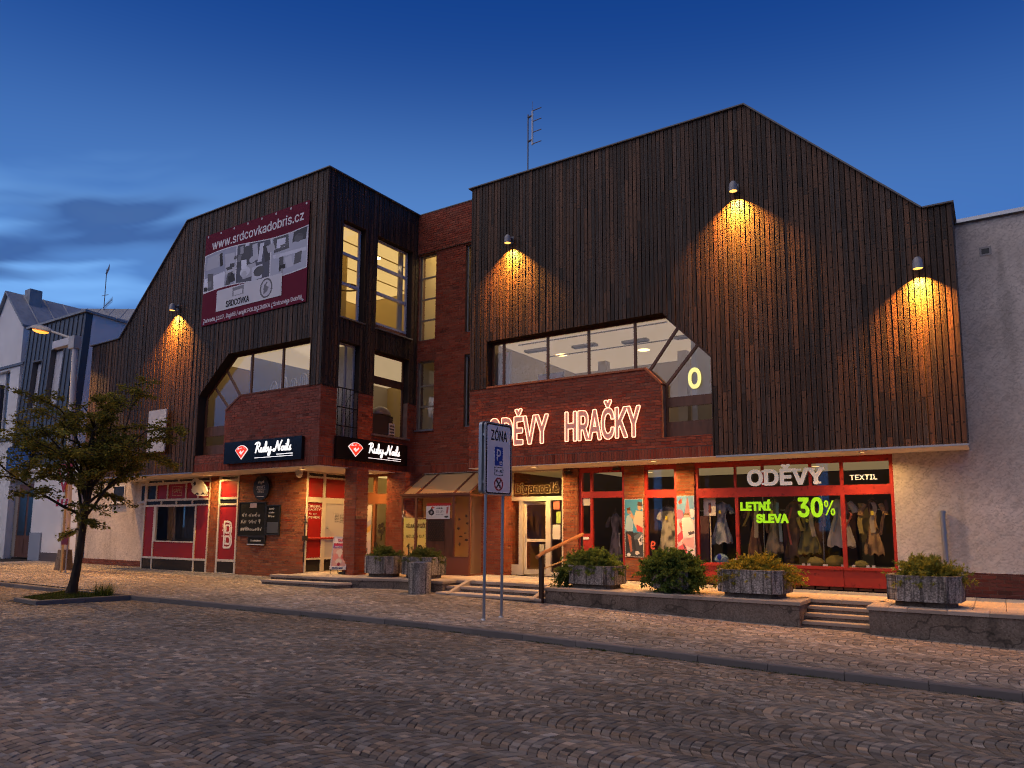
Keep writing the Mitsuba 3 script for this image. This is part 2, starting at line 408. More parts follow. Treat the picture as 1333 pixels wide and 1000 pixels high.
for k in order[:300]:
    add('road__sett', trimesh.Trimesh(v[k], f, process=False), 'sett', c[k])
rest = np.array([k for k in range(len(v)) if k not in single])
def joined(v, f, c):
    n = len(v)
    return trimesh.Trimesh(v.reshape(-1, 3), (f[None] + (np.arange(n) * v.shape[1])[:, None, None]).reshape(-1, 3), process=False), c.reshape(-1, 3)
m, cc = joined(v[rest], f, c[rest])
add('road__setts', m, 'sett', cc, kind='stuff')

# pavement
TERR = poly((-17.62, -3.15), (-15.24, -2.87), (-13.55, -2.16), (-12.1, -2.16), (-12.1, -1.56), (-8.93, -1.56), (-8.93, -2.3), (-3.30, -2.3), (-3.30, -1.35), (-2.09, -1.35), (-2.09, -2.3), (9.0, -2.42), (9.0, 1.30), (-17.88, 1.30), (-17.88, -1.72))
gx2 = np.concatenate([np.linspace(-46, -30, 9), np.linspace(-29.5, 9, 78)])
rows = np.linspace(0, 1, 9)
PX = np.repeat(gx2[:, None], 9, 1); PY = kerb_y(PX) + 0.14 + rows[None] * (1.2 - kerb_y(PX) - 0.14)
PZ = zp(PX, PY) - 0.006
n1, n2 = PX.shape
ii, jj = np.meshgrid(np.arange(n1 - 1), np.arange(n2 - 1), indexing='ij'); a = (ii * n2 + jj).ravel(); b = a + n2
pm = trimesh.Trimesh(np.stack([PX, PY, PZ], -1).reshape(-1, 3), np.vstack([np.stack([a, b, b + 1], -1), np.stack([a, b + 1, a + 1], -1)]), process=False)
add('pavement', pm, 'groundmat', kind='structure', label='pale pavement of small mosaic setts in front of the shops')
def keep_pav(x, y):
    k = (y > kerb_y(x) + 0.17) & (y < np.where(x < -17.9, -1.22, -1.3)) & in_view(x, y, 0.6)
    k &= ~shapely.contains_xy(TERR.buffer(0.02), x, y) & not_pit(x, y)
    return k
pq = arcs(-36, 3.5, -7.6, -1.1, 0.92, 0.10, 0.12, keep_pav, 8)
tones = stone_tones(len(pq), (0.182, 0.168, 0.152), 0.24, (0.16, 0.05, -0.08), 6) * patchy(pq, 0.6, 9, 1.1)
v, f, c = sett_mesh(pq, zp, tones, 0.003, 0.016, 0.13, 0.002)
m, cc = joined(v, f, c)
add('pavement__setts', m, 'sett', cc, kind='stuff')

# kerb stones
thing('kerb', cat=None, kind='structure', label='grey granite kerb along the pavement edge')
def kerb_run(p0, p1, zf, width=0.15, high=0.10, step=1.0):
    p0, p1 = np.array(p0, float), np.array(p1, float); L = np.linalg.norm(p1 - p0); n = max(1, round(L / step))
    t = (p1 - p0) / L; nn = np.array([-t[1], t[0]])
    for k in range(n):
        a, b = p0 + t * (L * k / n + 0.004), p0 + t * (L * (k + 1) / n - 0.004)
        ch = 0.016; j = rng.normal(0, 0.004)
        prof = [(0, -0.28), (0, -ch), (ch, 0), (width - 0.004, 0), (width - 0.004, -0.28)]
        v = []
        for q in (a, b):
            for d, z in prof:
                xy = q + nn * (d + j); v.append([xy[0], xy[1], float(zf(q[0], q[1])) + 0.012 + z + rng.normal(0, .002)])
        v = np.array(v); m = len(prof); f = []
        for i in range(m):
            i2 = (i + 1) % m; f += [[i, i2, m + i2], [i, m + i2, m + i]]
        f += [[0, 2, 1], [0, 3, 2], [0, 4, 3], [m, m + 1, m + 2], [m, m + 2, m + 3], [m, m + 3, m + 4]]
        tone = np.array([0.125, 0.115, 0.112]) * np.exp(rng.normal(0, .09))
        add('kerb__kerb_stone', trimesh.Trimesh(v, f, process=False), 'stone', tone)
xs = [-17.6, -13.3, -10.1, -7.0, -2.9, 0.1, 3.0, 8.0]
for x0, x1 in zip(xs[:-1], xs[1:]):
    kerb_run((x0, kerb_y(x0)), (x1, kerb_y(x1)), zp, step=1.0)
kerb_run((-30, -7.41), (-20.3, -7.5), zp)
kerb_run((-20.3, -7.5), (-17.6, -7.28), lambda x, y: zp(x, y) + 0.004)
pc = list(PIT.exterior.coords)
for p0, p1 in ((pc[0], pc[1]), (pc[1], pc[2]), (pc[2], pc[3])):
    kerb_run(p0, p1, lambda x, y: zp(-19, -7.4) - 0.0, width=0.10, step=0.9)
soil = PIT.buffer(-0.05)
sm = trimesh.creation.extrude_polygon(soil, 0.2, engine='earcut'); sm.apply_translation([0, 0, float(zp(-19, -7.4)) - 0.22])
add('tree_pit_soil', sm, 'groundmat', kind='structure', label='dark soil in the kerbed pit round the tree')

# terrace
tb = trimesh.creation.extrude_polygon(TERR, 0.95, engine='earcut'); tb.apply_translation([0, 0, -1.0])
add('terrace', tb, 'concrete', kind='structure', label='raised terrace with cracked concrete front wall before the shops')
def slab(p, z1, th, tone, key, ch=0.008, bs='stone'):
    q = np.array(p.exterior.coords)[:-1]
    if not p.exterior.is_ccw: q = q[::-1]
    c = q.mean(0); n = len(q)
    w = np.linalg.norm(q - c, axis=1, keepdims=True)
    up = c + (q - c) * (1 - ch * 1.4 / w); j = rng.normal(0, .0012)
    v = np.vstack([np.c_[up, np.full(n, z1 + j)], np.c_[q, np.full(n, z1 - ch + j)], np.c_[q, np.full(n, z1 - th)]])
    f = [[0, i, i + 1] for i in range(1, n - 1)]
    for a in (0, n):
        for i in range(n):
            i2 = (i + 1) % n; f += [[a + i, a + n + i, a + n + i2], [a + i, a + n + i2, a + i2]]
    f += [[2 * n, 2 * n + i + 1, 2 * n + i] for i in range(1, n - 1)]
    add(key, trimesh.Trimesh(v, f, process=False), bs, np.array(tone) * np.exp(rng.normal(0, .10)))
inner = TERR.buffer(-0.32, join_style='mitre')
for ix in range(-37, 10):
    for iy in range(-7, 3):
        r = sbox(ix * 0.5 + 0.003, iy * 0.5 + 0.003, ix * 0.5 + 0.497, iy * 0.5 + 0.497)
        g = r.intersection(inner)
        if g.is_empty or g.area < 0.02: continue
        for h in getattr(g, 'geoms', [g]):
            if h.geom_type == 'Polygon' and h.area > 0.01: slab(h.convex_hull if h.area > .98 * h.convex_hull.area else h, 0.0, 0.05, (0.34, 0.29, 0.235), 'terrace__paving_slab')
edge = [(-17.62, -3.15), (-15.24, -2.87), (-13.55, -2.16), (-12.1, -2.16), (-12.1, -1.56), (-8.93, -1.56), (-8.93, -2.3), (-3.30, -2.3), (-3.30, -1.35), (-2.09, -1.35), (-2.09, -2.3), (9.0, -2.42)]
ring = TERR.buffer(0.03, join_style='mitre').difference(TERR.buffer(-0.317, join_style='mitre')).intersection(sbox(-18, -4, 9, -1.0))
ring = ring.difference(sbox(-18.3, -1.72, -17.5, 3))
for a, b in zip(edge[:-1], edge[1:]):
    a, b = np.array(a), np.array(b); L = np.linalg.norm(b - a); n = max(1, int(round(L / 0.62))); t = (b - a) / L; nn = np.array([-t[1], t[0]])
    for k in range(n):
        p0, p1 = a + t * L * k / n, a + t * L * (k + 1) / n
        e0, e1 = (-.05 if k == 0 else .003), (-.05 if k == n - 1 else .003)
        q = Polygon([p0 + t * e0 - nn * .06, p1 - t * e1 - nn * .06, p1 - t * e1 + nn * .32, p0 + t * e0 + nn * .32]).intersection(ring)
        ring = ring.difference(q.buffer(0.003))
        for g in getattr(q, 'geoms', [q]):
            if g.geom_type == 'Polygon' and g.area > 0.01:
                slab(g, 0.002, 0.07, (0.27, 0.235, 0.20), 'terrace__coping_slab', 0.012)
# steps
def step_block(x0, x1, y0, y1, z1, key='terrace__step', n=2):
    for k in range(n):
        a, b = x0 + (x1 - x0) * k / n + 0.002, x0 + (x1 - x0) * (k + 1) / n - 0.002
        slab(sbox(a, y0, b, y1), z1, 0.06, (0.30, 0.26, 0.22), key, 0.014)
        add(key + '_riser', box(a, b, y0 + 0.02, y1, z1 - 0.6, z1 - 0.061), 'concrete')
step_block(-12.1, -8.95, -2.02, -1.50, -0.125, n=3); step_block(-12.1, -8.95, -2.46, -1.94, -0.25, n=3)
for k in (1, 2, 3): step_block(-3.29, -2.10, -1.35 - 0.27 * k, -1.29 - 0.27 * (k - 1), -0.12 * k, n=1)
q = Polygon([(-17.62, -3.5), (-14.95, -3.18), (-14.75, -2.76), (-15.3, -2.60), (-17.5, -2.85)])
slab(q, -0.125, 0.06, (0.30, 0.26, 0.22), 'terrace__step', 0.014)
rb = trimesh.creation.extrude_polygon(q.buffer(-.02), 0.3, engine='earcut'); rb.apply_translation([0, 0, -0.486])
add('terrace__step_riser', rb, 'concrete')
# pram ramps lying on the middle stairs
for x in (-11.75, -9.25):
    v = [(x, -2.5, -.27), (x + .12, -2.5, -.27), (x + .12, -1.62, 0.01), (x, -1.62, 0.01)]
    b = trimesh.convex.convex_hull(np.array(v + [(p[0], p[1] + .22, p[2] - .08) for p in v]))
    add('terrace__ramp_strip', b, 'stone', (0.36, 0.31, 0.25))
# grass and weeds
def blades(n, cx, cy, rx, ry, zf, h, w, col, seed, lean=0.5):
    r = np.random.default_rng(seed); vs, cs = [], []
    a = r.random(n) * 6.283; rr = np.sqrt(r.random(n))
    x, y = cx + rx * rr * np.cos(a), cy + ry * rr * np.sin(a); z = zf(x, y)
    d = r.random(n) * 6.283; hh = h * (0.4 + 0.8 * r.random(n)); ln = lean * hh * r.random(n)
    ex, ey = np.cos(d), np.sin(d)
    p0 = np.stack([x - ey * w, y + ex * w, z], -1); p1 = np.stack([x + ey * w, y - ex * w, z], -1)
    p2 = np.stack([x + ex * ln, y + ey * ln, z + hh], -1)
    v = np.stack([p0, p1, p2], 1).reshape(-1, 3)
    c = np.repeat(np.array(col) * np.exp(r.normal(0, .35, (n, 1))), 3, 0)
    return trimesh.Trimesh(v, np.arange(3 * n).reshape(-1, 3), process=False), c
r_ = np.random.default_rng(5)
ms, cs = [], []
zs = lambda x, y: np.full_like(x, float(zp(-19, -7.4)) - 0.03)
b1, c1 = blades(5000, -18.95, -8.3, 1.5, 0.95, zs, 0.09, 0.006, (0.055, 0.075, 0.018), 1)
keep = shapely.contains_xy(PIT.buffer(-0.08), b1.vertices[::3, 0], b1.vertices[::3, 1])
fi = np.nonzero(keep)[0]; fi = (fi[:, None] * 3 + np.arange(3)).ravel()
add('grass', trimesh.Trimesh(b1.vertices[fi], np.arange(len(fi)).reshape(-1, 3), process=False), 'leaf', c1[fi], kind='stuff', label='sparse short grass and moss growing in the tree pit', cat='grass')
b2, c2 = blades(260, -18.15, -7.62, 0.30, 0.16, zs, 0.34, 0.008, (0.07, 0.10, 0.02), 2, 0.9)
add('weed_clump', b2, 'leaf', c2, label='tuft of longer grass at the right corner of the tree pit', cat='plant')
xx = np.random.default_rng(9).uniform(-14, 1, 130)
xx = xx[(np.random.default_rng(10).random(130) < 0.9)]
ms = []
vv, ccs = [], []
for i, x in enumerate(xx):
    b3, c3 = blades(16, x, float(kerb_y(x)) - 0.05, 0.10, 0.03, lambda a_, b_: zr(a_, b_) - 0.005, 0.035, 0.005, (0.06, 0.075, 0.02), 100 + i)
    vv.append(b3); ccs.append(c3)
add('moss_tufts', cat(vv), 'leaf', np.vstack(ccs), kind='stuff', label='small tufts of moss and weed along the foot of the kerb', cat='moss')

# ------------------------------------------------------------------ the shopping centre
B = thing('shopping_centre', 'two-winged shopping building of dark timber boards and red brick with warm lit shopfronts', 'building')
DARK = (0.030, 0.020, 0.015)
OPR = poly((-12.3, 5.42), (-12.3, 6.83), (-6.85, 6.83), (-5.62, 5.58), (-5.62, 3.64), (-6.9, 3.64), (-6.9, 4.97), (-7.33, 5.42))
BRR = poly((-12.92, 3.11), (-5.62, 3.11), (-5.62, 3.64), (-6.9, 3.64), (-6.9, 4.97), (-7.33, 5.42), (-12.92, 5.42))
WR = poly((-12.92, 3.11), (-0.45, 3.11), (-0.45, 8.2), (-0.97, 8.2), (-4.62, 11.76), (-12.92, 11.76)).difference(OPR).difference(BRR)
OPL = poly((-16.38, 5.42), (-16.38, 6.85), (-20.24, 6.85), (-21.72, 5.6), (-21.72, 3.64), (-20.27, 3.64), (-20.27, 4.97), (-19.54, 5.42))
BRL = poly((-21.78, 3.11), (-15.91, 3.11), (-15.91, 5.42), (-19.54, 5.42), (-20.27, 4.97), (-20.27, 3.64), (-21.78, 3.64))
WL = poly((-28.8, 3.11), (-28.8, 8.28), (-26.83, 8.3), (-22.92, 11.95), (-15.87, 11.95), (-15.87, 3.11)).difference(OPL).difference(BRL.union(sbox(-16, 3, -15.8, 5.42)))
W1, W2, W3, W4 = sbox(-2.47, 7.56, -1.53, 10.55), sbox(-0.99, 7.56, 0.66, 10.55), sbox(-2.47, 3.99, -1.62, 6.85), sbox(-0.99, 4.22, 0.60, 6.85)
WS = sbox(-3.08, 5.40, 0.99, 11.95).difference(unary_union([W1, W2, W3, W4]))
BRS = sbox(-3.08, 3.11, 0.99, 5.40).difference(unary_union([W3, W4]))
M1, M2, M3, M4 = sbox(-15.85, 7.55, -15.13, 10.5), sbox(-15.85, 4.54, -15.13, 6.84), sbox(-13.9, 7.58, -12.96, 10.48), sbox(-13.9, 4.52, -12.96, 6.86)
BRT = sbox(-15.91, 10.53, -12.92, 11.93)
BRM = sbox(-15.91, 3.11, -12.92, 10.53).difference(unary_union([M1, M2, M3, M4]))

# timber cladding: dark backing and one board at a time, every second one proud
C_ = B + '__timber_cladding'
add(C_, cat([FRONT.plate(WR, -0.26, 0.0), LEFTF.plate(WL, -0.26, 0.0), SIDE.plate(WS, -0.26, 0.0)]), 'matte', DARK)
def boards(fr, reg, pitch=0.112):
    s0, _, s1, _ = reg.bounds
    for k in range(int(math.floor((s0 + 100) / pitch)), int(math.ceil((s1 + 100) / pitch))):
        a = k * pitch - 100; w = 0.020 + 0.008 * rng.random()
        g = sbox(a + w / 2, -9, a + pitch - w / 2, 99).intersection(reg)
        d = (0.030 if k % 2 else 0.039) + rng.normal(0, 0.003)
        for h in getattr(g, 'geoms', [g]):
            if h.geom_type == 'Polygon' and h.area > 0.008:
                add(C_ + '__board', fr.plate(h, 0.001, d), 'wood')
boards(FRONT, WR); boards(LEFTF, WL); boards(SIDE, WS)

# brickwork: mortar backing, separate bricks in running bond with a soldier course at the foot
K_ = B + '__brick_wall'
brick_list = []
def brickwork(fr, reg, soldier=None, base=(0.26, 0.058, 0.028), d0=0.0, proud=0.011, z0=0.0, course=0.077, L=0.262, joint=0.013, var=0.13, ex=None):
    s0, t0, s1, t1 = reg.bounds
    bx = []
    if soldier is not None:
        for k in range(int((s1 - s0) / course) + 1):
            bx.append((s0 + k * course, s0 + (k + 1) * course - joint, soldier, soldier + 0.25))
        t0 = soldier + 0.262
    for r in range(int(math.floor((t0 - z0) / course)), int(math.ceil((t1 - z0) / course))):
        z = z0 + r * course; off = (r % 2) * L / 2
        if z < t0 - 1e-6: z_ = t0
        else: z_ = z
        for k in range(int(math.floor((s0 - off) / L)) - 1, int(math.ceil((s1 - off) / L)) + 1):
            s = off + k * L; bx.append((s, s + L - joint, z_, z + course - joint))
    pr = shapely.prepared.prep(reg)
    for (a, b, c, d) in bx:
        if d - c < 0.012: continue
        g = sbox(a, c, b, d)
        if not pr.intersects(g): continue
        if not pr.contains(g):
            g = g.intersection(reg)
            if g.area < 0.0015: continue
        gs = [h for h in getattr(g, 'geoms', [g]) if h.geom_type == 'Polygon' and h.area > 0.001]
        for h in gs:
            tone = np.array(base) * np.exp(rng.normal(0, var)) * (1 + np.array([0.0, 0.14, 0.2]) * rng.normal(0, 1))
            if rng.random() < 0.02: tone = tone * 0.6
            dd = d0 + proud + rng.normal(0, 0.003)
            if h.equals(sbox(*h.bounds)):
                x0, y0, x1, y1 = h.bounds; m = fr.box(x0, x1, y0, y1, d0 - 0.01, dd)
                m = trimesh.Trimesh(m.vertices, m.faces[[2, 3, 4, 5, 6, 7, 8, 9, 10, 11]], process=False)
            else:
                m = fr.plate(h, d0 - 0.01, dd)
            brick_list.append((m, np.clip(tone, 0.004, 1)))
mort = [FRONT.plate(BRR, -0.26, -0.002), LEFTF.plate(BRL, -0.26, -0.002), SIDE.plate(BRS, -0.26, -0.003), MID.plate(BRM, -0.3, -0.002), MID.plate(BRT, -0.3, 0.068)]
brickwork(FRONT, BRR, 3.115); brickwork(LEFTF, BRL, 3.115, base=(0.20, 0.050, 0.032)); brickwork(SIDE, BRS, 3.115, base=(0.28, 0.060, 0.026)); brickwork(MID, BRM, 3.115, base=(0.24, 0.050, 0.024)); brickwork(MID, BRT, base=(0.24, 0.050, 0.024), d0=0.07)
# ground-floor piers
def pier(x0, x1, y0, y1, z0=0.0, z1=3.11, base=(0.27, 0.085, 0.036), sides='fr', **k):
    mort.append(box(x0 + .002, x1 - .002, y0 + .002, y1, z0, z1))
    if 'f' in sides: brickwork(yframe(y0), sbox(x0, z0, x1, z1), base=base, **k)
    if 'r' in sides: brickwork(xframe(x1), sbox(y0, z0, y1, z1), base=base, **k)
pier(-10.46, -9.99, 1.26, 1.50); pier(-8.55, -7.98, 1.28, 1.50); pier(-7.05, -6.57, 1.28, 1.50)
pier(-13.06, -12.30, 0.86, 1.5, base=(0.25, 0.066, 0.032))
pier(-16.05, -15.58, -1.90, -1.42, base=(0.22, 0.056, 0.03)); pier(-16.25, -15.50, 0.10, 0.99, base=(0.22, 0.055, 0.03))
pier(-12.36, -12.3, 1.4, 2.4, sides='r')
mort.append(box(-12.42, -12.36, 1.4, 3.2, 0, 3.11))
LW = sbox(-22.80, -0.30, -22.26, 3.11).union(sbox(-21.19, -0.30, -17.9, 3.11))
mort.append(LSHOP.plate(LW, -0.25, -0.002)); brickwork(LSHOP, LW, base=(0.27, 0.085, 0.035))
mort.append(box(-18.15, -17.902, -1.73, -1.0, -0.3, 3.11)) if 0 else None
# plinths of the rendered walls
mort.append(box(-31.95, -26.85, -1.30, -1.0, -0.5, 0.03)); brickwork(yframe(-1.30), sbox(-31.95, -0.5, -26.85, 0.03), base=(0.13, 0.04, 0.03))
PL = sbox(-0.70, 0.0, 9.0, 0.50)
mort.append(yframe(1.19).plate(PL, -0.1, -0.001)); brickwork(yframe(1.19), PL, base=(0.12, 0.035, 0.026))
for m in mort:
    if m is not None: add(K_ + '__mortar_backing', m, 'mortar')
cen = np.array([m.vertices.mean(0) for m, _ in brick_list]); ar = np.array([m.area for m, _ in brick_list])
score = ar / (np.linalg.norm(cen - CAM, axis=1) ** 2)
order = np.argsort(-score); big = set(order[:300].tolist())
for k in order[:300]: add(K_ + '__brick', brick_list[k][0], 'brick', brick_list[k][1])
rest = [k for k in range(len(brick_list)) if k not in big]
add(K_ + '__bricks', cat([brick_list[k][0] for k in rest]), 'brick', np.concatenate([np.tile(brick_list[k][1], (len(brick_list[k][0].vertices), 1)) for k in rest]), kind='stuff')

# roofs, eaves strips, hidden walls
def roofline(fr, pts, w, key=B + '__roof_edge', up=-0.045):
    out = []
    for (a, b) in zip(pts[:-1], pts[1:]):
        a, b = np.array(a, float), np.array(b, float); t = (b - a) / np.linalg.norm(b - a); n = np.array([-t[1], t[0]]); n = n if n[1] > 0 else -n
        out.append(fr.plate(Polygon([a + n * up, b + n * up, b + n * (up + 0.032), a + n * (up + 0.032)]), -w, 0.095))
    add(key, cat(out), 'paint', (0.10, 0.105, 0.115))
roofline(FRONT, [(-13.02, 11.76), (-4.61, 11.76), (-0.97, 8.2), (-0.40, 8.2)], 9.0)
roofline(LEFTF, [(-28.9, 8.28), (-26.83, 8.3), (-22.92, 11.95), (-15.80, 11.95)], 11.0)
roofline(SIDE, [(-3.14, 11.95), (0.96, 11.95)], 0.3)
roofline(MID, [(-15.8, 11.95), (-12.9, 11.95)], 8.0)
body = [box(-0.70, -0.455, 0.27, 9, 3.11, 8.15), box(-13.0, -12.925, 0.27, 9, 3.11, 11.75), box(-12.9, -0.5, 8.9, 9.0, 0, 8.1), box(-28.8, -16.2, 7.9, 8.0, 0, 8.2), box(-28.79, -28.5, -2.8, 8, 3.11, 8.25), box(-22, -13, 7.9, 8.0, 8.2, 11.9), box(-12.9, -4.7, 8.9, 9.0, 8.1, 11.7)]
add(B + '__outer_wall', cat(body), 'matte', (0.10, 0.085, 0.075))
# soffits
sof = [box(-12.92, -0.45, -0.02, 1.5, 3.095, 3.109), box(-28.8, -15.91, -3.06, 0.98, 3.095, 3.108), box(-15.91, -12.92, 0.99, 1.5, 3.094, 3.107)]
add(B + '__soffit', cat(sof), 'matte', (0.62, 0.56, 0.47), label='pale soffit over the shopfronts with small round downlights')
for q in ((-5.55, -0.42, -0.062, -0.021, 3.07, 3.112), (-28.85, -21.8, -3.14, -3.081, 3.08, 3.112)): add(B + '__fascia', box(*q), 'metal')

# rendered ground-floor walls
for q in ((-1.94, -0.70, 1.20, 1.45, 0.0, 3.095), (-31.95, -26.80, -1.26, -1.0, 0.03, 3.09)): add(B + '__rendered_wall', box(*q), 'stucco')
for x0, x1 in ((-30.0, -29.1), (-27.95, -27.05)):
    w = number(B + '__window'); fr = yframe(-1.26)
    add(w + '__frame', cat([fr.box(x0, x1, 2.28, 2.34, 0, .05), fr.box(x0, x0 + .06, 2.34, 3.0, 0, .03), fr.box(x1 - .06, x1, 2.34, 3.0, 0, .03), fr.box(x0 + .06, x1 - .06, 2.94, 3.0, 0, .03)]), 'paint', (0.6, 0.58, 0.55))
    add(w + '__pane', fr.box(x0 + .06, x1 - .06, 2.34, 2.94, 0, .01), 'gloss', (0.02, 0.022, 0.025))
    add(w + '__sill', fr.box(x0 - .06, x1 + .06, 2.24, 2.277, 0, .12), 'paint', (0.5, 0.5, 0.5))

def sheet(fr, g, d):
    v, f = trimesh.creation.triangulate_polygon(g, engine='earcut')
    return fr.put(trimesh.Trimesh(np.c_[v, np.full(len(v), d)], f, process=False))
def window(fr, op, cuts, col, d=-0.25, t=0.05, bar=0.05, border=0.05, name='window', bs='paint', sill=None, panels=()):
    """a frame of bars round panes; cuts = LineStrings (bars) or boxes (solid rails)"""
    w = number(B + '__' + name)
    cut = unary_union([c.buffer(bar / 2, cap_style='flat') if c.geom_type == 'LineString' else c for c in cuts]) if cuts else None
    inn = op.buffer(-border, join_style='mitre')
    panes = inn.difference(cut) if cut is not None else inn
    panes = [g for g in getattr(panes, 'geoms', [panes]) if g.area > 0.004]
    add(w + '__frame', fr.plate(op.buffer(-0.002, join_style='mitre').difference(unary_union(panes)), d - t / 2, d + t / 2), bs, col)
    for g in panes: add(w + '__pane', sheet(fr, g.buffer(0.006, join_style='mitre'), d), 'glass')
    if sill: add(w + '__sill', sill, 'metal')
    return w
L_ = LineString
WHITE = (0.62, 0.58, 0.58)
wa = window(FRONT, OPR, [L_([(-11.89, 5.3), (-11.89, 6.9)]), L_([(-10.39, 5.3), (-10.39, 6.9)]), L_([(-9.09, 5.3), (-9.09, 6.9)]), L_([(-7.72, 5.3), (-7.72, 6.9)]),
       L_([(-6.50, 6.52), (-7.36, 5.40)]), L_([(-5.98, 6.02), (-6.95, 4.92)]), sbox(-6.9, 4.43, -5.5, 4.68), sbox(-6.95, 3.6, -5.5, 4.05)], None, -0.28, 0.06, 0.07, 0.06, bs='brownwood')
wb = window(LEFTF, OPL, [L_([(-17.93, 5.3), (-17.93, 6.9)]), L_([(-19.42, 5.3), (-19.42, 6.9)]), L_([(-20.76, 6.48), (-19.86, 5.40)]), L_([(-21.40, 6.02), (-20.25, 4.90)]), sbox(-21.8, 4.28, -20.2, 4.60), sbox(-21.8, 3.6, -20.2, 3.98)], None, -0.28, 0.06, 0.07, 0.06, bs='brownwood')
add(wa + '__sill', FRONT.plate(poly((-12.3, 5.42), (-7.35, 5.42), (-6.92, 4.98), (-6.88, 5.02), (-7.32, 5.47), (-12.3, 5.47)), -0.24, 0.045), 'brick', (0.28, 0.10, 0.05))
add(wb + '__sill', LEFTF.plate(poly((-16.38, 5.42), (-19.52, 5.42), (-20.25, 4.98), (-20.29, 5.02), (-19.55, 5.46), (-16.38, 5.46)), -0.24, 0.03), 'brick', (0.15, 0.06, 0.045))
hl = lambda z, a, b: L_([(a, z), (b, z)])
window(SIDE, W1, [hl(9.62, -3, 0), hl(8.68, -3, 0)], WHITE, -0.22, 0.06, 0.09, 0.075, sill=SIDE.box(-2.5, -1.5, 7.52, 7.558, -0.2, 0.09))
window(SIDE, W2.difference(sbox(-2, 7, 2, 7.75)), [hl(9.66, -3, 2), hl(8.78, -3, 2)], WHITE, -0.22, 0.06, 0.10, 0.075, sill=SIDE.box(-1.02, 0.69, 7.52, 7.558, -0.2, 0.09))
add(B + '__window_sill_panel', SIDE.box(-0.985, 0.655, 7.56, 7.749, -0.24, -0.18), 'paint', (0.34, 0.11, 0.05))
window(SIDE, W3, [L_([(-1.98, 3), (-1.98, 7)])], (0.30, 0.27, 0.28), -0.22, 0.06, 0.05, 0.06, name='balcony_door')
window(SIDE, W4, [sbox(-1.2, 5.86, 1, 6.10), ], None, -0.22, 0.06, 0.06, 0.06, bs='brownwood', sill=SIDE.box(-1.03, 0.63, 4.17, 4.218, -0.2, 0.12))
window(MID, M1, [hl(z, -16, -15) for z in (9.72, 8.98, 8.25)], (0.25, 0.2, 0.15), -0.12, 0.05, 0.05, 0.045)
window(MID, M2, [hl(z, -16, -15) for z in (6.02, 5.32)], (0.25, 0.2, 0.15), -0.12, 0.05, 0.05, 0.045, sill=MID.box(-15.88, -15.1, 4.49, 4.538, -.1, .08))
for m in (M3, M4): window(MID, m, [L_([(-13.45, 2), (-13.45, 12)])], (0.22, 0.23, 0.25), -0.12, 0.05, 0.05, 0.045)
add(B + '__brick_band', MID.plate(sbox(-15.88, 10.52, -12.94, 11.94), 0.012, 0.05), 'brick', (0.17, 0.047, 0.026)) if 0 else None
# balcony railing of black bars
rl = number(B + '__railing')
for z in (5.42, 4.85, 4.30): add(rl + '__rail', SIDE.box(-2.46, -1.63, z, z + .03, 0.0, 0.03), 'paint', (0.012, 0.012, 0.013))
for k in range(6): add(rl + '__bar', SIDE.box(-2.44 + k * 0.157, -2.424 + k * 0.157, 4.0, 5.42, 0.004, 0.02), 'paint', (0.012, 0.012, 0.013))
th = np.linspace(0, math.pi / 2, 9)
for z in (4.35, 4.9): add(rl + '__scroll', tube(SIDE.pts(np.stack([-1.68 - 0.42 * np.cos(th) * 1.0 + 0.0, z + 0.45 * np.sin(th), np.full(9, 0.012)], -1)), 0.01, 5), 'paint', (0.012, 0.012, 0.013))

# rooms behind the glass
def room(key, x0, x1, y0, y1, z0, z1, wall, ceil, floor=(0.12, 0.09, 0.06), lum=None, sides='lrb'):
    for s, w in (('l', (x0 - .05, x0, y0, y1)), ('r', (x1, x1 + .05, y0, y1)), ('b', (x0, x1, y1, y1 + .05)), ('f', (x0, x1, y0 - .02, y0))):
        if s in sides: add(B + '__' + key + '__wall', box(*w, z0, z1), 'matte', wall)
    add(B + '__' + key + '__ceiling', box(x0, x1, y0, y1, z1, z1 + .05), 'matte', ceil)
    if lum is not None:      # added glowing sheet below the ceiling, brightens the room in place of its lamps
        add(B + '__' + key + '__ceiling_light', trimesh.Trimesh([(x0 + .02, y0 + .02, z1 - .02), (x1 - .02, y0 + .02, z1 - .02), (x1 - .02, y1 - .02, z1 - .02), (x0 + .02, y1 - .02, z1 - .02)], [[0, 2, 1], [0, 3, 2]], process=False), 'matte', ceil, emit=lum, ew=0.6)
        if False: add(B + '__' + key + '__ceiling_grid', cat([box(x, x + .03, y0, y1, z1 - .05, z1 - .022) for x in np.arange(x0 + .6, x1, 1.2)] + [box(x0, x1, y, y + .03, z1 - .048, z1 - .021) for y in np.arange(y0 + .6, y1, 1.2)]), 'matte', np.array(ceil) * .9, kind='stuff')
    add(B + '__' + key + '__floor', box(x0, x1, y0, y1, z0 - .05, z0), 'matte', floor)
def ceiling_lamp(x, y, z, r, rad, key):
    add(B + '__' + key + '__ceiling_lamp', disc((x, y, z - 0.04), r), 'paint', (0.8, 0.8, 0.8), emit=np.asarray(rad) * .35, ew=0.02)
WARM = np.array([1.0, 0.60, 0.22])
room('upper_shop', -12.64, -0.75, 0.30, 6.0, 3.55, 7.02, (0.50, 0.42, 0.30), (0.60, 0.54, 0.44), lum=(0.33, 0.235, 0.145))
ceiling_lamp(-11.58, 3.14, 7.02, 0.19, WARM * 12, 'upper_shop'); ceiling_lamp(-9.05, 3.93, 7.02, 0.19, WARM * 12, 'upper_shop')
add(B + '__upper_shop__partition', cat([box(-6.9, -6.75, 2.2, 6.0, 3.55, 7.0), box(-12.6, -12.1, 0.9, 1.0, 3.6, 6.7)]), 'matte', (0.42, 0.40, 0.40))
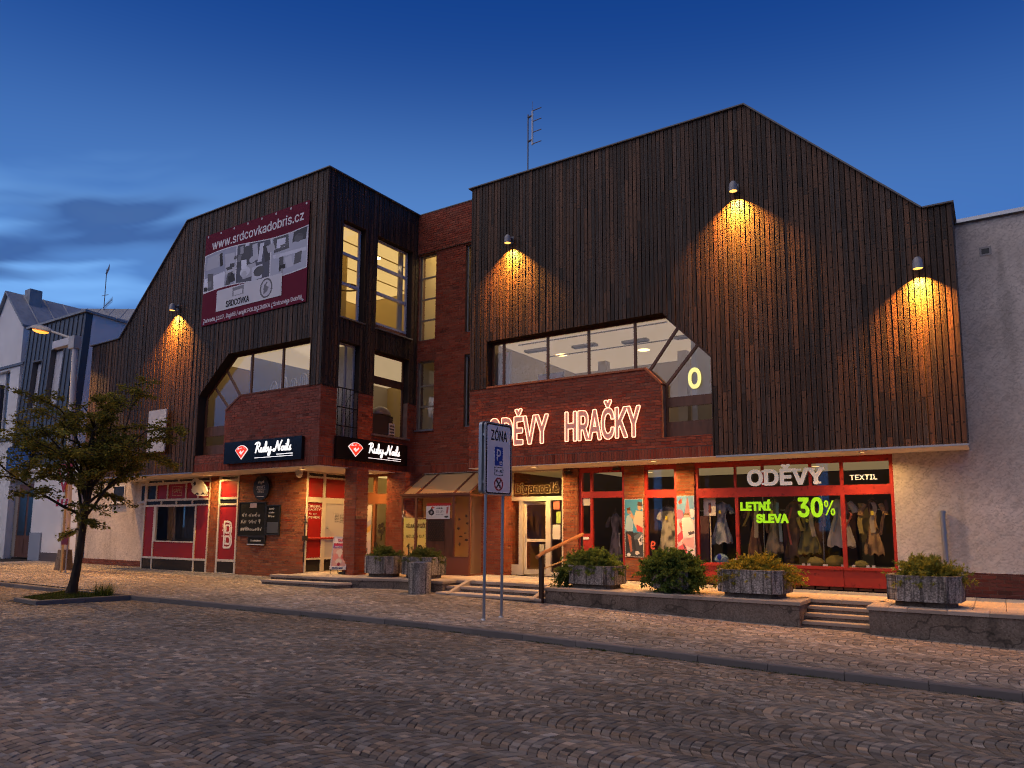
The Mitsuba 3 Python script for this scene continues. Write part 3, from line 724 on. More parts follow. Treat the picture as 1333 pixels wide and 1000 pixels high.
for k in range(4): add(B + '__upper_shop__duct', box(-12.3 + k * 1.55, -11.5 + k * 1.55, 2.0 + 0.3 * k, 2.25 + 0.3 * k, 6.93, 7.0), 'matte', (0.25, 0.23, 0.2))
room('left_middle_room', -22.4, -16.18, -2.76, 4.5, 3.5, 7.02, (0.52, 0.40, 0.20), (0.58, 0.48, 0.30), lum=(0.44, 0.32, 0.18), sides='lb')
ceiling_lamp(-17.6, 2.6, 7.02, 0.16, WARM * 30, 'left_middle_room'); ceiling_lamp(-19.8, 1.2, 7.02, 0.14, WARM * 14, 'left_middle_room')
add(B + '__left_middle_room__partition', cat([box(-20.6, -20.5, -2.0, 4.5, 3.5, 7.0), box(-16.9, -16.3, -1.55, -1.45, 3.5, 6.95)]), 'matte', (0.45, 0.43, 0.42))
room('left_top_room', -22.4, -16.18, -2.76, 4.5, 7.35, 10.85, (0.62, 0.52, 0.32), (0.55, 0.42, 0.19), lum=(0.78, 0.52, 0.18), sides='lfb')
ceiling_lamp(-17.8, 0.9, 10.85, 0.16, WARM * 34, 'left_top_room'); ceiling_lamp(-20.2, -1.0, 10.85, 0.16, WARM * 26, 'left_top_room')
for x in (-17.6, -19.4): add(B + '__left_top_room__beam', box(x - .012, x + .012, -2.7, 4.4, 10.79, 10.825), 'matte', (.35, .26, .12))
add(B + '__left_top_room__cupboard', box(-18.4, -16.9, 3.9, 4.45, 7.4, 9.4), 'matte', (.30, .22, .12))
add(B + '__left_top_room__ring_lamp', trimesh.creation.torus(0.35, 0.03, major_sections=20, minor_sections=6).apply_translation([-17.0, -1.2, 9.0]), 'paint', (.35, .27, .1))
for x in (-11.0, -8.2): add(B + '__upper_shop__pillar', box(x, x + .3, 4.6, 4.9, 3.6, 6.98), 'matte', (.46, .40, .32))
add(B + '__upper_shop__track', cat([box(-12.0, -7.2, 1.2, 1.23, 6.93, 6.96), box(-12.0, -7.2, 3.0, 3.03, 6.93, 6.96)]), 'matte', (.22, .18, .14))
add(B + '__left_top_room__partition', box(-18.6, -18.5, -2.7, 0.2, 7.4, 10.8), 'matte', (0.5, 0.38, 0.17))
for y0, y1 in ((0.42, 0.62),): add(B + '__left_top_room__curtain', SIDE.box(y0, y1, 7.6, 10.6, -0.42, -0.36), 'matte', (0.5, 0.48, 0.42))
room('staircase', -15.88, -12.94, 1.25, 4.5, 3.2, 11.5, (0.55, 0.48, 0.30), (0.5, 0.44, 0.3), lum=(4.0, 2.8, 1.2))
add(B + '__staircase__flight', cat([trimesh.convex.convex_hull(np.array([(-15.8, y, z) for y in (1.6, 2.8) for z in (z0, z0 + .2)] + [(-13.2, y, z + 1.5) for y in (1.6, 2.8) for z in (z0, z0 + .2)])) for z0 in (4.2, 7.2)]), 'matte', (0.3, 0.29, 0.3))
ceiling_lamp(-15.0, 2.2, 9.35, 0.10, WARM * 55, 'staircase'); ceiling_lamp(-15.0, 2.2, 6.3, 0.12, WARM * 22, 'staircase')

# --------------------------- red shopfront on the right, y = 1.33
RS = B + '__red_shopfront'
def front(fr, name, out, panes, d=-0.03, t=0.10, bs='redpaint', col=None, glass='glass', frame_extra=None):
    g = out.difference(unary_union([p for p in panes]))
    add(name + '__frame', fr.plate(g, d - t / 2, d + t / 2), bs, col)
    for p in panes: add(name + '__pane', sheet(fr, p.buffer(0.008, join_style='mitre'), d), glass)
front(SHOP, RS, sbox(-9.97, 0.0, -8.56, 3.09), [sbox(-9.88, 2.41, -9.62, 2.95), sbox(-9.55, 2.41, -8.63, 2.94), sbox(-9.88, 1.23, -9.62, 2.23), sbox(-9.55, 0.30, -8.63, 2.23)])
front(SHOP, RS, sbox(-7.97, 0.5, -7.06, 3.09), [sbox(-7.9, 2.42, -7.13, 2.96), sbox(-7.9, 0.58, -7.13, 2.20)])
big = [sbox(a, 2.42, b, 2.95) for a, b in ((-6.48, -5.55), (-5.50, -4.88), (-4.82, -3.76), (-3.70, -3.07), (-3.0, -2.03))] + [sbox(-6.48, 0.54, -5.54, 2.18), sbox(-5.46, 0.53, -3.08, 2.18), sbox(-2.99, 0.52, -2.02, 2.19)]
front(SHOP, RS, sbox(-6.56, 0.50, -1.945, 3.09), big)
for a, b in ((-6.56, -5.5), (-5.495, -3.09), (-3.08, -1.95)):
    add(RS + '__base_panel', cat([SHOP.box(a, b, 0.07, 0.50, -0.06, 0.0), SHOP.box(a, b, 0.46, 0.499, 0.0, 0.05), SHOP.box(a, b, 0.068, 0.10, 0.0, 0.014)]), 'redpaint')
for a in np.arange(-6.5, -2.2, 0.31): add(RS + '__vent_brick', SHOP.box(a, a + 0.27, 0.0, 0.062, -0.1, -0.03), 'brick', (0.16, 0.06, 0.03))
add(RS + '__letter_slot', SHOP.box(-9.86, -9.66, 1.07, 1.14, 0.02, 0.032), 'paint', (0.7, 0.68, 0.62))
add(RS + '__door_handle', tube(SHOP.pts([(-8.70, 0.9, 0.03), (-8.70, 0.9, 0.09), (-8.70, 1.25, 0.09), (-8.70, 1.25, 0.03)]), 0.012, 6), 'metal')
pier(-8.55, -7.98, 1.28, 1.29, 0.0, 0.0001) if 0 else None
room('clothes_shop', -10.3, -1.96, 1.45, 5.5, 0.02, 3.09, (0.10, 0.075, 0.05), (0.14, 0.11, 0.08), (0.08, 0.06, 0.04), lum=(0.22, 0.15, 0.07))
ceiling_lamp(-4.0, 3.4, 3.08, 0.10, WARM * 6, 'clothes_shop'); ceiling_lamp(-8.6, 3.2, 3.08, 0.09, WARM * 6, 'clothes_shop')
# window-dressing shelf
add(B + '__clothes_shop__display_floor', box(-6.5, -1.97, 1.40, 2.3, 0.40, 0.52), 'matte', (0.16, 0.12, 0.08))

# --------------------------- entrance with white aluminium frame
E_ = B + '__entrance'
AL = (0.58, 0.49, 0.37)
front(SHOP, E_, sbox(-12.42, 0.0, -10.47, 3.09).difference(sbox(-11.89, 0.0, -11.10, 2.17)), [sbox(-12.28, 2.31, -10.55, 3.05), sbox(-12.38, 0.30, -12.03, 2.19), sbox(-10.93, 0.12, -10.55, 2.19)], bs='paint', col=AL, d=-0.05)
dfr = Frame((-11.88, 1.40, 0), (math.cos(0.62), math.sin(0.62) * -1 * -1, 0))       # the door leaf stands ajar
front(dfr, E_ + '__door' if 0 else E_, sbox(0.0, 0.02, 0.78, 2.16), [sbox(0.085, 1.06, 0.70, 2.07), sbox(0.085, 0.16, 0.70, 0.97)], bs='paint', col=AL, d=0, t=0.05)
add(E_ + '__door_handle', tube(dfr.pts([(0.05, 0.95, 0.03), (0.05, 0.95, 0.08), (0.05, 1.2, 0.08), (0.05, 1.2, 0.03)]), 0.012, 6), 'metal')
add(E_ + '__door_notice', dfr.box(0.46, 0.60, 0.32, 0.90, 0.006, 0.010), 'paint', (0.42, 0.40, 0.34))
room('entrance_hall', -12.35, -10.49, 1.45, 5.5, 0.0, 3.09, (0.24, 0.13, 0.06), (0.4, 0.33, 0.2), (0.2, 0.15, 0.1), lum=(0.10, 0.065, 0.02))
ceiling_lamp(-11.4, 3.4, 3.08, 0.12, WARM * 6, 'entrance_hall')

# --------------------------- glazed bay with sloping glass roof
Y_ = B + '__display_bay'
BAY = yframe(-0.05); BR = (0.17, 0.06, 0.032)
front(BAY, Y_, sbox(-15.46, 0.0, -12.80, 2.36), [sbox(-15.41, 0.08, -14.91, 2.27), sbox(-14.83, 1.66, -13.46, 2.27), sbox(-13.38, 0.54, -12.84, 2.29), sbox(-14.83, 0.54, -14.45, 1.62)], bs='paint', col=BR, d=0, t=0.05)
for a, b in ((-14.44, -13.72), (-13.71, -13.40)): add(Y_ + '__lower_panel', BAY.box(a, b, 0.54, 1.62, 0.026, 0.04), 'brownwood')
add(Y_ + '__plinth', BAY.box(-14.9, -12.82, 0.01, 0.50, 0.026, 0.045), 'brick', (0.2, 0.065, 0.035))
for x in (-15.44, -12.82): add(Y_ + '__side_frame', cat([box(x - .02, x + .02, -0.02, 0.99, z, z + .05) for z in (0, 2.31)] + [box(x - .02, x + .02, 0.94, 0.985, .05, 2.31)]), 'paint', BR)
for x in (-15.44, -12.82): add(Y_ + '__side_pane', xframe(x).put(trimesh.Trimesh([[-.02, .05, 0], [.94, .05, 0], [.94, 2.31, 0], [-.02, 2.31, 0]], [[0, 1, 2], [0, 2, 3]], process=False)), 'glass')
rfp = np.array([(-15.46, -0.08, 2.36), (-12.80, -0.08, 2.36), (-12.92, 0.985, 3.06), (-15.46, 0.985, 3.06)])
for x0, x1 in ((-15.44, -14.89), (-14.82, -13.44), (-13.38, -12.84)):
    add(Y_ + '__roof_pane', trimesh.Trimesh([(x0, -0.07, 2.372), (x1, -0.07, 2.372), (x1, 0.98, 3.062), (x0, 0.98, 3.062)], [[0, 1, 2], [0, 2, 3]], process=False), 'translucent')
for x in (-15.455, -14.855, -13.41, -12.82): add(Y_ + '__roof_bar', tube([(x, -0.09, 2.375), (x, 0.98, 3.075)], 0.032, 6), 'paint', BR)
add(Y_ + '__roof_bar', cat([box(-15.49, -12.79, -0.12, -0.05, 2.33, 2.40)]), 'paint', BR)
add(Y_ + '__white_screen', cat([box(-15.40, -14.47, -0.012, -0.006, 0.06, 1.67)]), 'translucent', None, label='yellowish notice screen with dark numbers inside the bay')
add(Y_ + '__back_wall', box(-15.45, -12.95, 0.93, 0.985, 0, 3.0), 'matte', (0.30, 0.19, 0.09))
scene['bay_lamp'] = {'type': 'spot', 'to_world': T().look_at(origin=[-14.95, 0.82, 1.7], target=[-14.95, 0.0, 0.85], up=[0, 0, 1]), 'intensity': {'type': 'rgb', 'value': [30, 19, 7.0]}, 'cutoff_angle': 70, 'beam_width': 50, 'sampling_weight': 1.0}
add(Y_ + '__lamp', cat([lathe([(0.0, 0.05), (0.04, 0.05), (0.05, 0.0), (0.0, 0.0)], (-14.95, 0.84, 1.72), 10)]), 'paint', (0.6, 0.5, 0.3))
for k, (s, t, w, h) in enumerate([(-13.3, 1.35, .1, .07), (-13.02, 1.72, .09, .08), (-13.22, 1.12, .12, .05), (-12.98, 1.5, .08, .07), (-13.05, 1.22, .08, .06), (-13.28, 1.62, .07, .07), (-13.0, 1.02, .12, .07), (-13.25, 0.9, .06, .1)]):
    add(Y_ + '__bead', BAY.put(trimesh.creation.icosphere(1, 1.0).apply_scale([w * .5, h * .5, 0.03]).apply_translation([s + .02, t, -.06])), 'paint', (0.04, 0.02, 0.012))

# --------------------------- brown shop window set back behind the column
V_ = B + '__brown_shop_window'
V = yframe(0.30)
front(V, V_, sbox(-17.85, 0.0, -16.26, 3.09), [sbox(-17.75, 2.50, -17.02, 3.0), sbox(-16.92, 2.45, -16.36, 3.02), sbox(-17.75, 0.4, -17.02, 2.12), sbox(-16.92, 0.4, -16.36, 2.12)], bs='paint', col=(0.24, 0.085, 0.035))
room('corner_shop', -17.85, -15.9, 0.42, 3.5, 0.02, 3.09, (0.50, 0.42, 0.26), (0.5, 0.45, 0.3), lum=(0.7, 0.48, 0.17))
ceiling_lamp(-17.0, 2.0, 3.08, 0.14, WARM * 10, 'corner_shop')

# --------------------------- red cafe front, y = -1.75, and its door turned to the right, x = -17.9
F1 = B + '__cafe_front'
WH = (0.60, 0.53, 0.42)
def panelled(fr, name, out, cells, col=WH, d=0.0):
    g = out.difference(unary_union([c for c, _ in cells]))
    add(name + '__frame', fr.plate(g, -0.04, 0.035), 'paint', col)
    for c, kind in cells:
        if kind == 'red': add(name + '__red_panel', fr.plate(c, -0.03, 0.006), 'paint', (0.30, 0.010, 0.010))
        elif kind == 'black': add(name + '__dark_panel', fr.plate(c, -0.03, 0.004), 'gloss', (0.016, 0.017, 0.018))
        elif kind == 'white': add(name + '__white_panel', fr.plate(c, -0.03, 0.008), 'paint', (0.48, 0.44, 0.42))
        else: add(name + '__pane', sheet(fr, c.buffer(.008, join_style='mitre'), 0.0), 'glass')
S4 = lambda a, b, c, d: sbox(a, c, b, d)
cells = [(S4(-26.74, -26.13, -0.19, 0.19), 'black'), (S4(-26.07, -23.56, -0.19, 0.19), 'black'), (S4(-23.50, -22.84, -0.19, 0.19), 'black'),
         (S4(-26.72, -26.13, 0.26, 2.08), 'red'), (S4(-26.06, -23.58, 0.26, 0.80), 'red'), (S4(-25.96, -23.58, 0.84, 2.07), 'pane'), (S4(-23.50, -22.82, 0.26, 2.10), 'red'),
         (S4(-26.66, -25.72, 2.15, 2.28), 'black'), (S4(-25.66, -24.78, 2.15, 2.28), 'black'), (S4(-24.72, -23.80, 2.15, 2.28), 'black'), (S4(-23.74, -22.82, 2.15, 2.28), 'black'),
         (S4(-26.64, -26.07, 2.36, 2.86), 'black'), (S4(-26.01, -25.36, 2.36, 2.87), 'red'), (S4(-25.30, -24.22, 2.36, 2.89), 'red'), (S4(-24.16, -23.48, 2.36, 2.91), 'red'), (S4(-23.42, -22.82, 2.36, 2.91), 'red'),
         (S4(-26.6, -25.7, 2.97, 3.05), 'black'), (S4(-25.64, -24.7, 2.97, 3.05), 'black'), (S4(-24.64, -23.7, 2.97, 3.05), 'black'), (S4(-23.64, -22.82, 2.97, 3.05), 'black')]
panelled(LSHOP, F1, sbox(-26.80, -0.25, -22.76, 3.09), cells)
panelled(LSHOP, F1, sbox(-22.26, -0.25, -21.19, 3.09), [(S4(-22.19, -21.27, -0.17, 0.20), 'black'), (S4(-22.18, -21.26, 0.28, 2.08), 'red'), (S4(-22.17, -21.26, 2.15, 2.28), 'black'), (S4(-22.16, -21.26, 2.36, 2.90), 'red'), (S4(-22.15, -21.26, 2.97, 3.05), 'black')])
add(B + '__cafe_room__back', cat([box(-26.2, -23.3, -1.0, -0.95, 0.5, 2.3), box(-26.2, -26.15, -1.7, -1.0, 0.5, 2.3), box(-23.35, -23.3, -1.7, -1.0, .5, 2.3)]), 'matte', (0.055, 0.045, 0.035))
DX = xframe(-17.90)
panelled(DX, F1, sbox(-1.74, -0.05, 0.40, 3.09).union(sbox(-1.74, -0.05, 1.2, 3.09)), [(S4(-1.68, -1.10, 0.0, 0.36), 'black'), (S4(-1.68, -1.10, 0.42, 2.14), 'red'), (S4(-0.95, -0.03, 0.42, 2.12), 'white'), (S4(-0.95, -0.03, 0.0, 0.36), 'black'),
        (S4(-1.68, -1.08, 2.30, 2.90), 'red'), (S4(-0.98, 0.30, 2.30, 2.90), 'red'), (S4(-1.68, -1.08, 2.96, 3.05), 'black'), (S4(-0.98, 0.30, 2.96, 3.05), 'black')])
add(F1 + '__door_rail', tube(DX.pts([(-1.72, 1.02, 0.05), (-0.4, 1.02, 0.05)]), 0.03, 8), 'paint', (0.42, 0.03, 0.025))
add(F1 + '__door_bolt', cat([tube(DX.pts([(-1.80, 0.3, 0.06), (-1.80, 1.75, 0.06)]), 0.018, 6), DX.box(-1.86, -1.70, 0.95, 1.1, 0.03, 0.1), DX.box(-1.86, -1.66, 1.5, 1.53, .03, .06)]), 'paint', (0.03, 0.025, 0.02))
add(F1 + '__door_handle', trimesh.creation.icosphere(2, 0.035).apply_translation(DX.pts([(-0.86, 1.35, 0.05)])[0]), 'metal')
add(B + '__dark_infill', cat([box(-18.0, -17.95, -1.5, 0.4, 0.0, 3.09), box(-26.8, -17.95, -0.9, -0.85, -0.3, 3.09)]), 'matte', (0.02, 0.018, 0.016))
# dim metal facing at the far left under the cladding

# ------------------------------------------------------------------ lamps
spots = 0
def spot(name, o, t, inten, cut, beam, up=(0, 1, 0), sw=2.5):
    scene[name] = {'type': 'spot', 'to_world': T().look_at(origin=list(o), target=list(t), up=list(up)), 'intensity': {'type': 'rgb', 'value': list(inten)}, 'cutoff_angle': cut, 'beam_width': beam, 'sampling_weight': sw}
SOD = np.array([1.0, 0.35, 0.042])
def wall_lamp(x, y, z, I, label, tint=SOD):
    k = thing('wall_lamp', label, 'lamp', 'floodlights on the timber walls')
    add(k + '__bracket', cat([box(x - .05, x + .05, y + .02, y + .24, z + .14, z + .20), box(x - .08, x + .08, y + .20, y + .24, z + .05, z + .26)]), 'paint', (0.10, 0.10, 0.11))
    add(k + '__housing', cat([lathe([(0.0, 0.25), (0.05, 0.245), (0.09, 0.19), (0.10, 0.10), (0.105, 0.0), (0.095, 0.0), (0.09, 0.05), (0.0, 0.055)], (x, y, z), 18)]), 'gloss', (0.22, 0.22, 0.24), smooth=40)
    add(k + '__lens', disc((x, y, z + 0.012), 0.093, (0, 0, -1), 18), 'paint', (0.9, 0.8, 0.6), emit=(2.2, 1.05, 0.22))
    spot(k + '_beam', (x, y, z - 0.02), (x, y + 0.22, z - 1.0), tint * I * 6.2, 52, 0.1, up=(1, 0, 0), sw=3.0)
wall_lamp(-11.45, -0.24, 9.60, 46, 'round downlight on the timber wall above the left end of the long window')
wall_lamp(-4.89, -0.24, 9.48, 52, 'downlight high under the peak of the right timber gable')
wall_lamp(-1.11, -0.24, 6.80, 46, 'downlight at the lower right corner of the timber wall')
wall_lamp(-23.2, -3.32, 8.70, 60, 'downlight on the left timber wing beside the maroon banner')
def downlight(x, y, z, I, label, cut=80, r=0.085):
    k = thing('downlight', label, 'lamp', 'round downlights in the soffit')
    add(k + '__ring', lathe([(r, 0.0), (r + .035, 0.0), (r + .035, -.012), (r, -.012)], (x, y, z), 16), 'paint', (0.6, 0.58, 0.52))
    add(k + '__lens', disc((x, y, z - 0.006), r, (0, 0, -1), 16), 'paint', (0.9, 0.8, 0.6), emit=WARM * min(3.2, 1.6 + I * .1))
    spot(k + '_beam', (x, y, z - 0.03), (x, y, z - 2), np.array([1.0, 0.56, 0.17]) * I * 2.2, cut, 30, sw=1.0 if I < 3 else 2.2)
downlight(-22.12, -2.25, 3.094, 9, 'lit downlight in the soffit above the cafe rodent emblem')
downlight(-17.3, -2.45, 3.094, 14, 'lit downlight in the soffit at the corner by the cafe door')
downlight(-16.62, -0.30, 3.094, 6, 'lit downlight in the soffit behind the brick column')
downlight(-11.01, 0.52, 3.094, 16, 'lit downlight in the soffit over the entrance steps')
downlight(-7.33, 0.42, 3.094, 20, 'brightest downlight in the soffit over the middle red window')
downlight(-8.92, 0.35, 3.094, 1.2, 'weak small downlight over the red shop door', r=.05)
downlight(-2.46, 0.55, 3.094, 7, 'small downlight over the right end of the red shopfront', r=.06)

# ------------------------------------------------------------------ signs
def strokes(ls, w, cap='round'):
    return unary_union([LineString(smooth_line(l)).buffer(w, cap_style=cap, quad_segs=3) for l in ls])
def lettering(k, fr, g, d0, d1, bs, col, part='letter', emit=None, dot=False):
    gs = [q for q in getattr(g, 'geoms', [g]) if q.area > 1e-5]
    for q in gs: add(k + '__' + part, fr.plate(q.simplify(0.0006), d0, d1), bs, col, emit=emit)

# neon word sign: channel letters with a glowing tube round each outline
ns = thing('illuminated_sign', 'large glowing outline letters ODĚVY HRAČKY on the brick parapet', 'sign')
def neon(word, s0, s1, t0, h):
    g = place_text(word, s0, t0, s1, h, True)
    parts = sorted(getattr(g, 'geoms', [g]), key=lambda q: q.bounds[0])
    glow = []
    for q in parts:
        add(ns + '__letter', FRONT.plate(q.buffer(0.008), 0.03, 0.09), 'paint', (0.55, 0.24, 0.18), emit=(0.15, 0.062, 0.045))
        ed = q.buffer(0.022).difference(q.buffer(0.004)).simplify(0.001)
        glow.append(FRONT.plate(ed, 0.095, 0.108))
    add(ns + '__neon_tube', cat(glow), 'paint', (0.9, 0.6, 0.4), emit=(2.4, 1.12, 0.66), ew=0.6)
neon('ODĚVY', -12.16, -10.17, 3.72, 0.74); neon('HRAČKY', -9.62, -7.46, 3.72, 0.74)

# yellow letter hanging inside the corner window
yo = thing('window_letter', 'single pale yellow letter O inside the sloping corner window', 'letter')
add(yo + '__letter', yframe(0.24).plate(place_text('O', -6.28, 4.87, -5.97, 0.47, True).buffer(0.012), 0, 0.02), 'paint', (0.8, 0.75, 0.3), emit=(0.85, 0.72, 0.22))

# script name boards
SCR = [[(0.08, 0), (0.2, .5), (0.32, 1.0)], [(0.02, .84), (.22, 1.0), (.46, 1.0), (.56, .8), (.45, .58), (.2, .5)], [(.25, .5), (.42, .3), (.55, .04), (.72, .08)],
       [(.74, .46), (.70, .12), (.82, .02), (.96, .2), (1.02, .46)], [(1.02, .46), (.98, .1), (1.08, .02), (1.16, .12)],
       [(1.16, .12), (1.32, .62), (1.34, .95), (1.26, .98), (1.2, .4), (1.24, .06), (1.38, .04), (1.46, .28), (1.32, .42)],
       [(1.56, .46), (1.55, .16), (1.68, .08), (1.82, .28), (1.86, .46)], [(1.86, .46), (1.80, -.05), (1.70, -.36), (1.56, -.3), (1.66, -.05), (1.98, .18)],
       [(2.26, .26), (2.14, .12), (2.24, 0), (2.40, .2), (2.62, 1.0)], [(2.62, 1.0), (2.70, .5), (2.80, .05)], [(2.80, .05), (2.92, .6), (3.10, 1.0)],
       [(3.36, .42), (3.20, .42), (3.08, .2), (3.16, .03), (3.30, .12), (3.38, .42)], [(3.38, .42), (3.37, .1), (3.48, .04)],
       [(3.58, .42), (3.55, .1), (3.65, .03)], [(3.60, .62), (3.605, .63)], [(3.68, .1), (3.84, .62), (3.86, .96), (3.78, .96), (3.75, .2), (3.84, .03)],
       [(3.94, .1), (4.10, .46), (4.03, .26), (4.13, .12), (4.04, .02), (3.95, .04)]]
def name_board(fr, s0, s1, t0, t1, d, label):
    k = thing('fascia_sign', label, 'sign', 'black nail studio name boards')
    add(k + '__panel', fr.box(s0, s1, t0, t1, 0.03, d), 'gloss', (0.006, 0.006, 0.007))
    W, H = s1 - s0, t1 - t0
    cx, cy, R = s0 + 0.245 * W, t0 + 0.16 * H, 0.60 * H
    fan = [(0, 0)] + [(R * math.sin(a) * 1.0, R * math.cos(a) * 1.08) for a in np.linspace(-0.86, 0.86, 13)]
    fan = affinity.translate(Polygon(fan), cx, cy)
    add(k + '__emblem', fr.plate(fan, d, d + .02), 'paint', (0.8, 0.75, 0.75), emit=(0.8, 0.6, 0.55))
    i1 = fan.buffer(-0.022)
    i1 = i1.difference(affinity.translate(Polygon([(-.11, .10), (-.02, .16), (.03, .10), (.10, .17), (.13, .13), (.0, .02)]), cx, cy + .12).buffer(0)).difference(affinity.translate(Polygon([(-.2, .0), (-.16, .06), (-.08, .02), (0, .06), (.06, .01), (.12, .055), (.2, .0), (.12, .04), (0, .03), (-.1, .01)]), cx, cy + .31).buffer(0))
    add(k + '__emblem_red', fr.plate(i1, d + .02, d + .024), 'paint', (0.7, 0.03, 0.02), emit=(0.95, 0.045, 0.02))
    g = strokes(SCR, 0.055); x0, y0, x1, y1 = g.bounds
    g = affinity.scale(affinity.translate(g, -x0, 0), 0.46 * W / (x1 - x0), 0.45 * H, origin=(0, 0)); g = affinity.translate(g, s0 + 0.42 * W, t0 + 0.42 * H)
    add(k + '__script', fr.plate(g.simplify(.001), d, d + .02), 'paint', (.8, .8, .8), emit=(1.05, 1.0, 0.95))
    add(k + '__underline', cat([fr.box(s0 + .42 * W, s0 + .90 * W, t0 + .17 * H, t0 + .20 * H, d, d + .012), fr.box(s0 + .70 * W, s0 + .90 * W, t0 + .26 * H, t0 + .30 * H, d, d + .012)]), 'paint', (.8, .8, .8), emit=(0.8, 0.78, 0.75))
name_board(LEFTF, -20.05, -16.48, 3.29, 3.96, 0.13, 'black sign with red jewel and white script Ruby Nails under the sloped left window')
name_board(SIDE, -2.53, 0.50, 3.33, 3.99, 0.13, 'black sign with red jewel and white script Ruby Nails below the balcony railing')

# maroon banner
bk = thing('banner', 'large maroon advertising banner with kitchen photographs high on the left timber wing', 'banner')
bf = yframe(-3.145); MAR = (0.135, 0.012, 0.032)
for s_ in np.linspace(-21.6, -16.76, 8):
    for t_ in (8.02, 11.01): add(bk + '__eyelet', bf.plate(Point(s_, t_).buffer(.035).difference(Point(s_, t_).buffer(.015)), .012, .018), 'metal')
add(bk + '__cloth', bf.box(-21.74, -16.62, 7.95, 11.08, 0.0, 0.012), 'matte', MAR)
wht = (0.62, 0.62, 0.66)
def flat(k, part, fr, polys, d, bs='matte'):
    vs, cs, acc = [], [], None
    for g, c in reversed(polys):                 # later shapes cover earlier ones: cut to one flat printed layer
        g = g.buffer(0); h = g if acc is None else g.difference(acc)
        acc = g if acc is None else acc.union(g)
        m = None if h.is_empty else fr.plate(h, d - 0.0012, d + 0.0008)
        if m is None: continue
        vs.append(m); cs.append(np.tile(c, (len(m.vertices), 1)))
    add(k + '__' + part, cat(vs), bs, np.vstack(cs))
lettering(bk, bf, place_text('www.srdcovkadobris.cz', -21.36, 10.52, -16.86, 0.30, False).buffer(0.006), 0.010, 0.016, 'matte', (0.72, 0.70, 0.72), 'web_address')
wave = lambda s, o: o + 0.09 * math.sin((s + 21.7) / 5.1 * 6.283 * 0.9 + 0.4)
ss = np.linspace(-21.73, -16.63, 30)
ph = Polygon([(s, wave(s, 9.98 + 0.0 * i)) for i, s in enumerate(ss)] + [(s, wave(s, 10.30)) for s in ss[::-1]])
strip = Polygon([(s, wave(s, 9.02)) for s in ss] + [(s, wave(s, 10.34)) for s in ss[::-1]])
r_ = np.random.default_rng(21)
pl = [(strip, (0.70, 0.70, 0.74))]
inn = strip.buffer(-0.03)
def clip(g): return g.intersection(inn)
pl += [(clip(sbox(-21.8, 8, -20.05, 11)), (0.36, 0.38, 0.47)), (clip(sbox(-20.0, 8, -18.35, 11)), (0.12, 0.125, 0.16)), (clip(sbox(-18.3, 8, -16.6, 11)), (0.46, 0.48, 0.56))]
for a, b, c, d_, col in [(-21.6, 9.85, -20.9, 10.3, .62), (-20.9, 9.85, -20.75, 10.3, .06), (-20.6, 9.5, -20.1, 10.2, .55), (-21.7, 9.1, -20.6, 9.6, .66), (-21.5, 9.1, -21.2, 9.7, .12), (-20.5, 9.1, -20.25, 9.55, .1),
                         (-19.9, 9.6, -19.3, 10.3, .10), (-19.2, 9.7, -18.95, 10.25, .52), (-18.9, 9.6, -18.7, 10.2, .62), (-18.65, 9.55, -18.4, 10.1, .08), (-19.7, 9.2, -19.0, 9.62, .55), (-19.2, 9.05, -18.7, 9.5, .60),
                         (-18.2, 9.75, -17.5, 10.25, .12), (-18.05, 9.85, -17.65, 10.15, .6), (-17.3, 9.9, -16.7, 10.3, .1), (-18.2, 9.55, -16.7, 9.66, .66), (-17.9, 9.1, -17.7, 9.55, .12), (-17.2, 9.2, -16.9, 9.55, .16), (-17.6, 9.15, -17.3, 9.5, .62)]:
    g = sbox(a, b, c, d_); g = affinity.skew(affinity.rotate(g, r_.normal(0, 5)), r_.normal(0, 9))
    t = col * np.exp(r_.normal(0, .15)); pl.append((clip(g), (t, t * 1.02, t * 1.14)))
for (a, b, rr, col) in [(-19.55, 9.42, .2, .66), (-19.2, 9.75, .13, .5), (-17.05, 10.0, .16, .15), (-18.85, 9.3, .2, .12)]:
    pl.append((clip(affinity.scale(Point(a, b).buffer(rr, quad_segs=5), 1.3, .8)), (col, col * 1.02, col * 1.12)))
for _ in range(24):
    a, b = r_.uniform(-21.7, -16.7), r_.uniform(9.0, 10.35); w_, h_ = r_.uniform(.05, .38), r_.uniform(.04, .30)
    g = affinity.rotate(affinity.skew(sbox(a, b, a + w_, b + h_), r_.normal(0, 12)), r_.normal(0, 6)) if r_.random() < .8 else affinity.scale(Point(a, b).buffer(w_ * .5, quad_segs=3), 1, .7)
    t = np.clip(r_.choice([.04, .12, .3, .55, .7]) * np.exp(r_.normal(0, .25)), .02, .75); pl.append((clip(g), (t, t * 1.02, t * 1.13)))
flat(bk, 'photograph', bf, pl, 0.014)
card = [(sbox(-20.95, 8.32, -17.72, 9.03), (0.62, 0.62, 0.66)), (sbox(-20.12, 8.70, -19.55, 8.99), (0.25, 0.25, 0.28)), (sbox(-20.06, 8.72, -19.62, 8.88), (0.62, 0.62, 0.66)), (affinity.scale(Point(-18.45, 8.68).buffer(.3, quad_segs=8), 1.0, 1.05), (0.16, 0.16, 0.18)), (affinity.scale(Point(-18.45, 8.68).buffer(.25, quad_segs=8), .95, 1.05), (0.55, 0.55, 0.6)), (Polygon([(-18.58, 8.5), (-18.4, 8.56), (-18.3, 8.75), (-18.42, 8.88), (-18.55, 8.8)]), (0.2, 0.2, 0.23)), (Point(-18.36, 8.78).buffer(.07), (0.6, 0.6, 0.64))]
flat(bk, 'card', bf, card, 0.026)
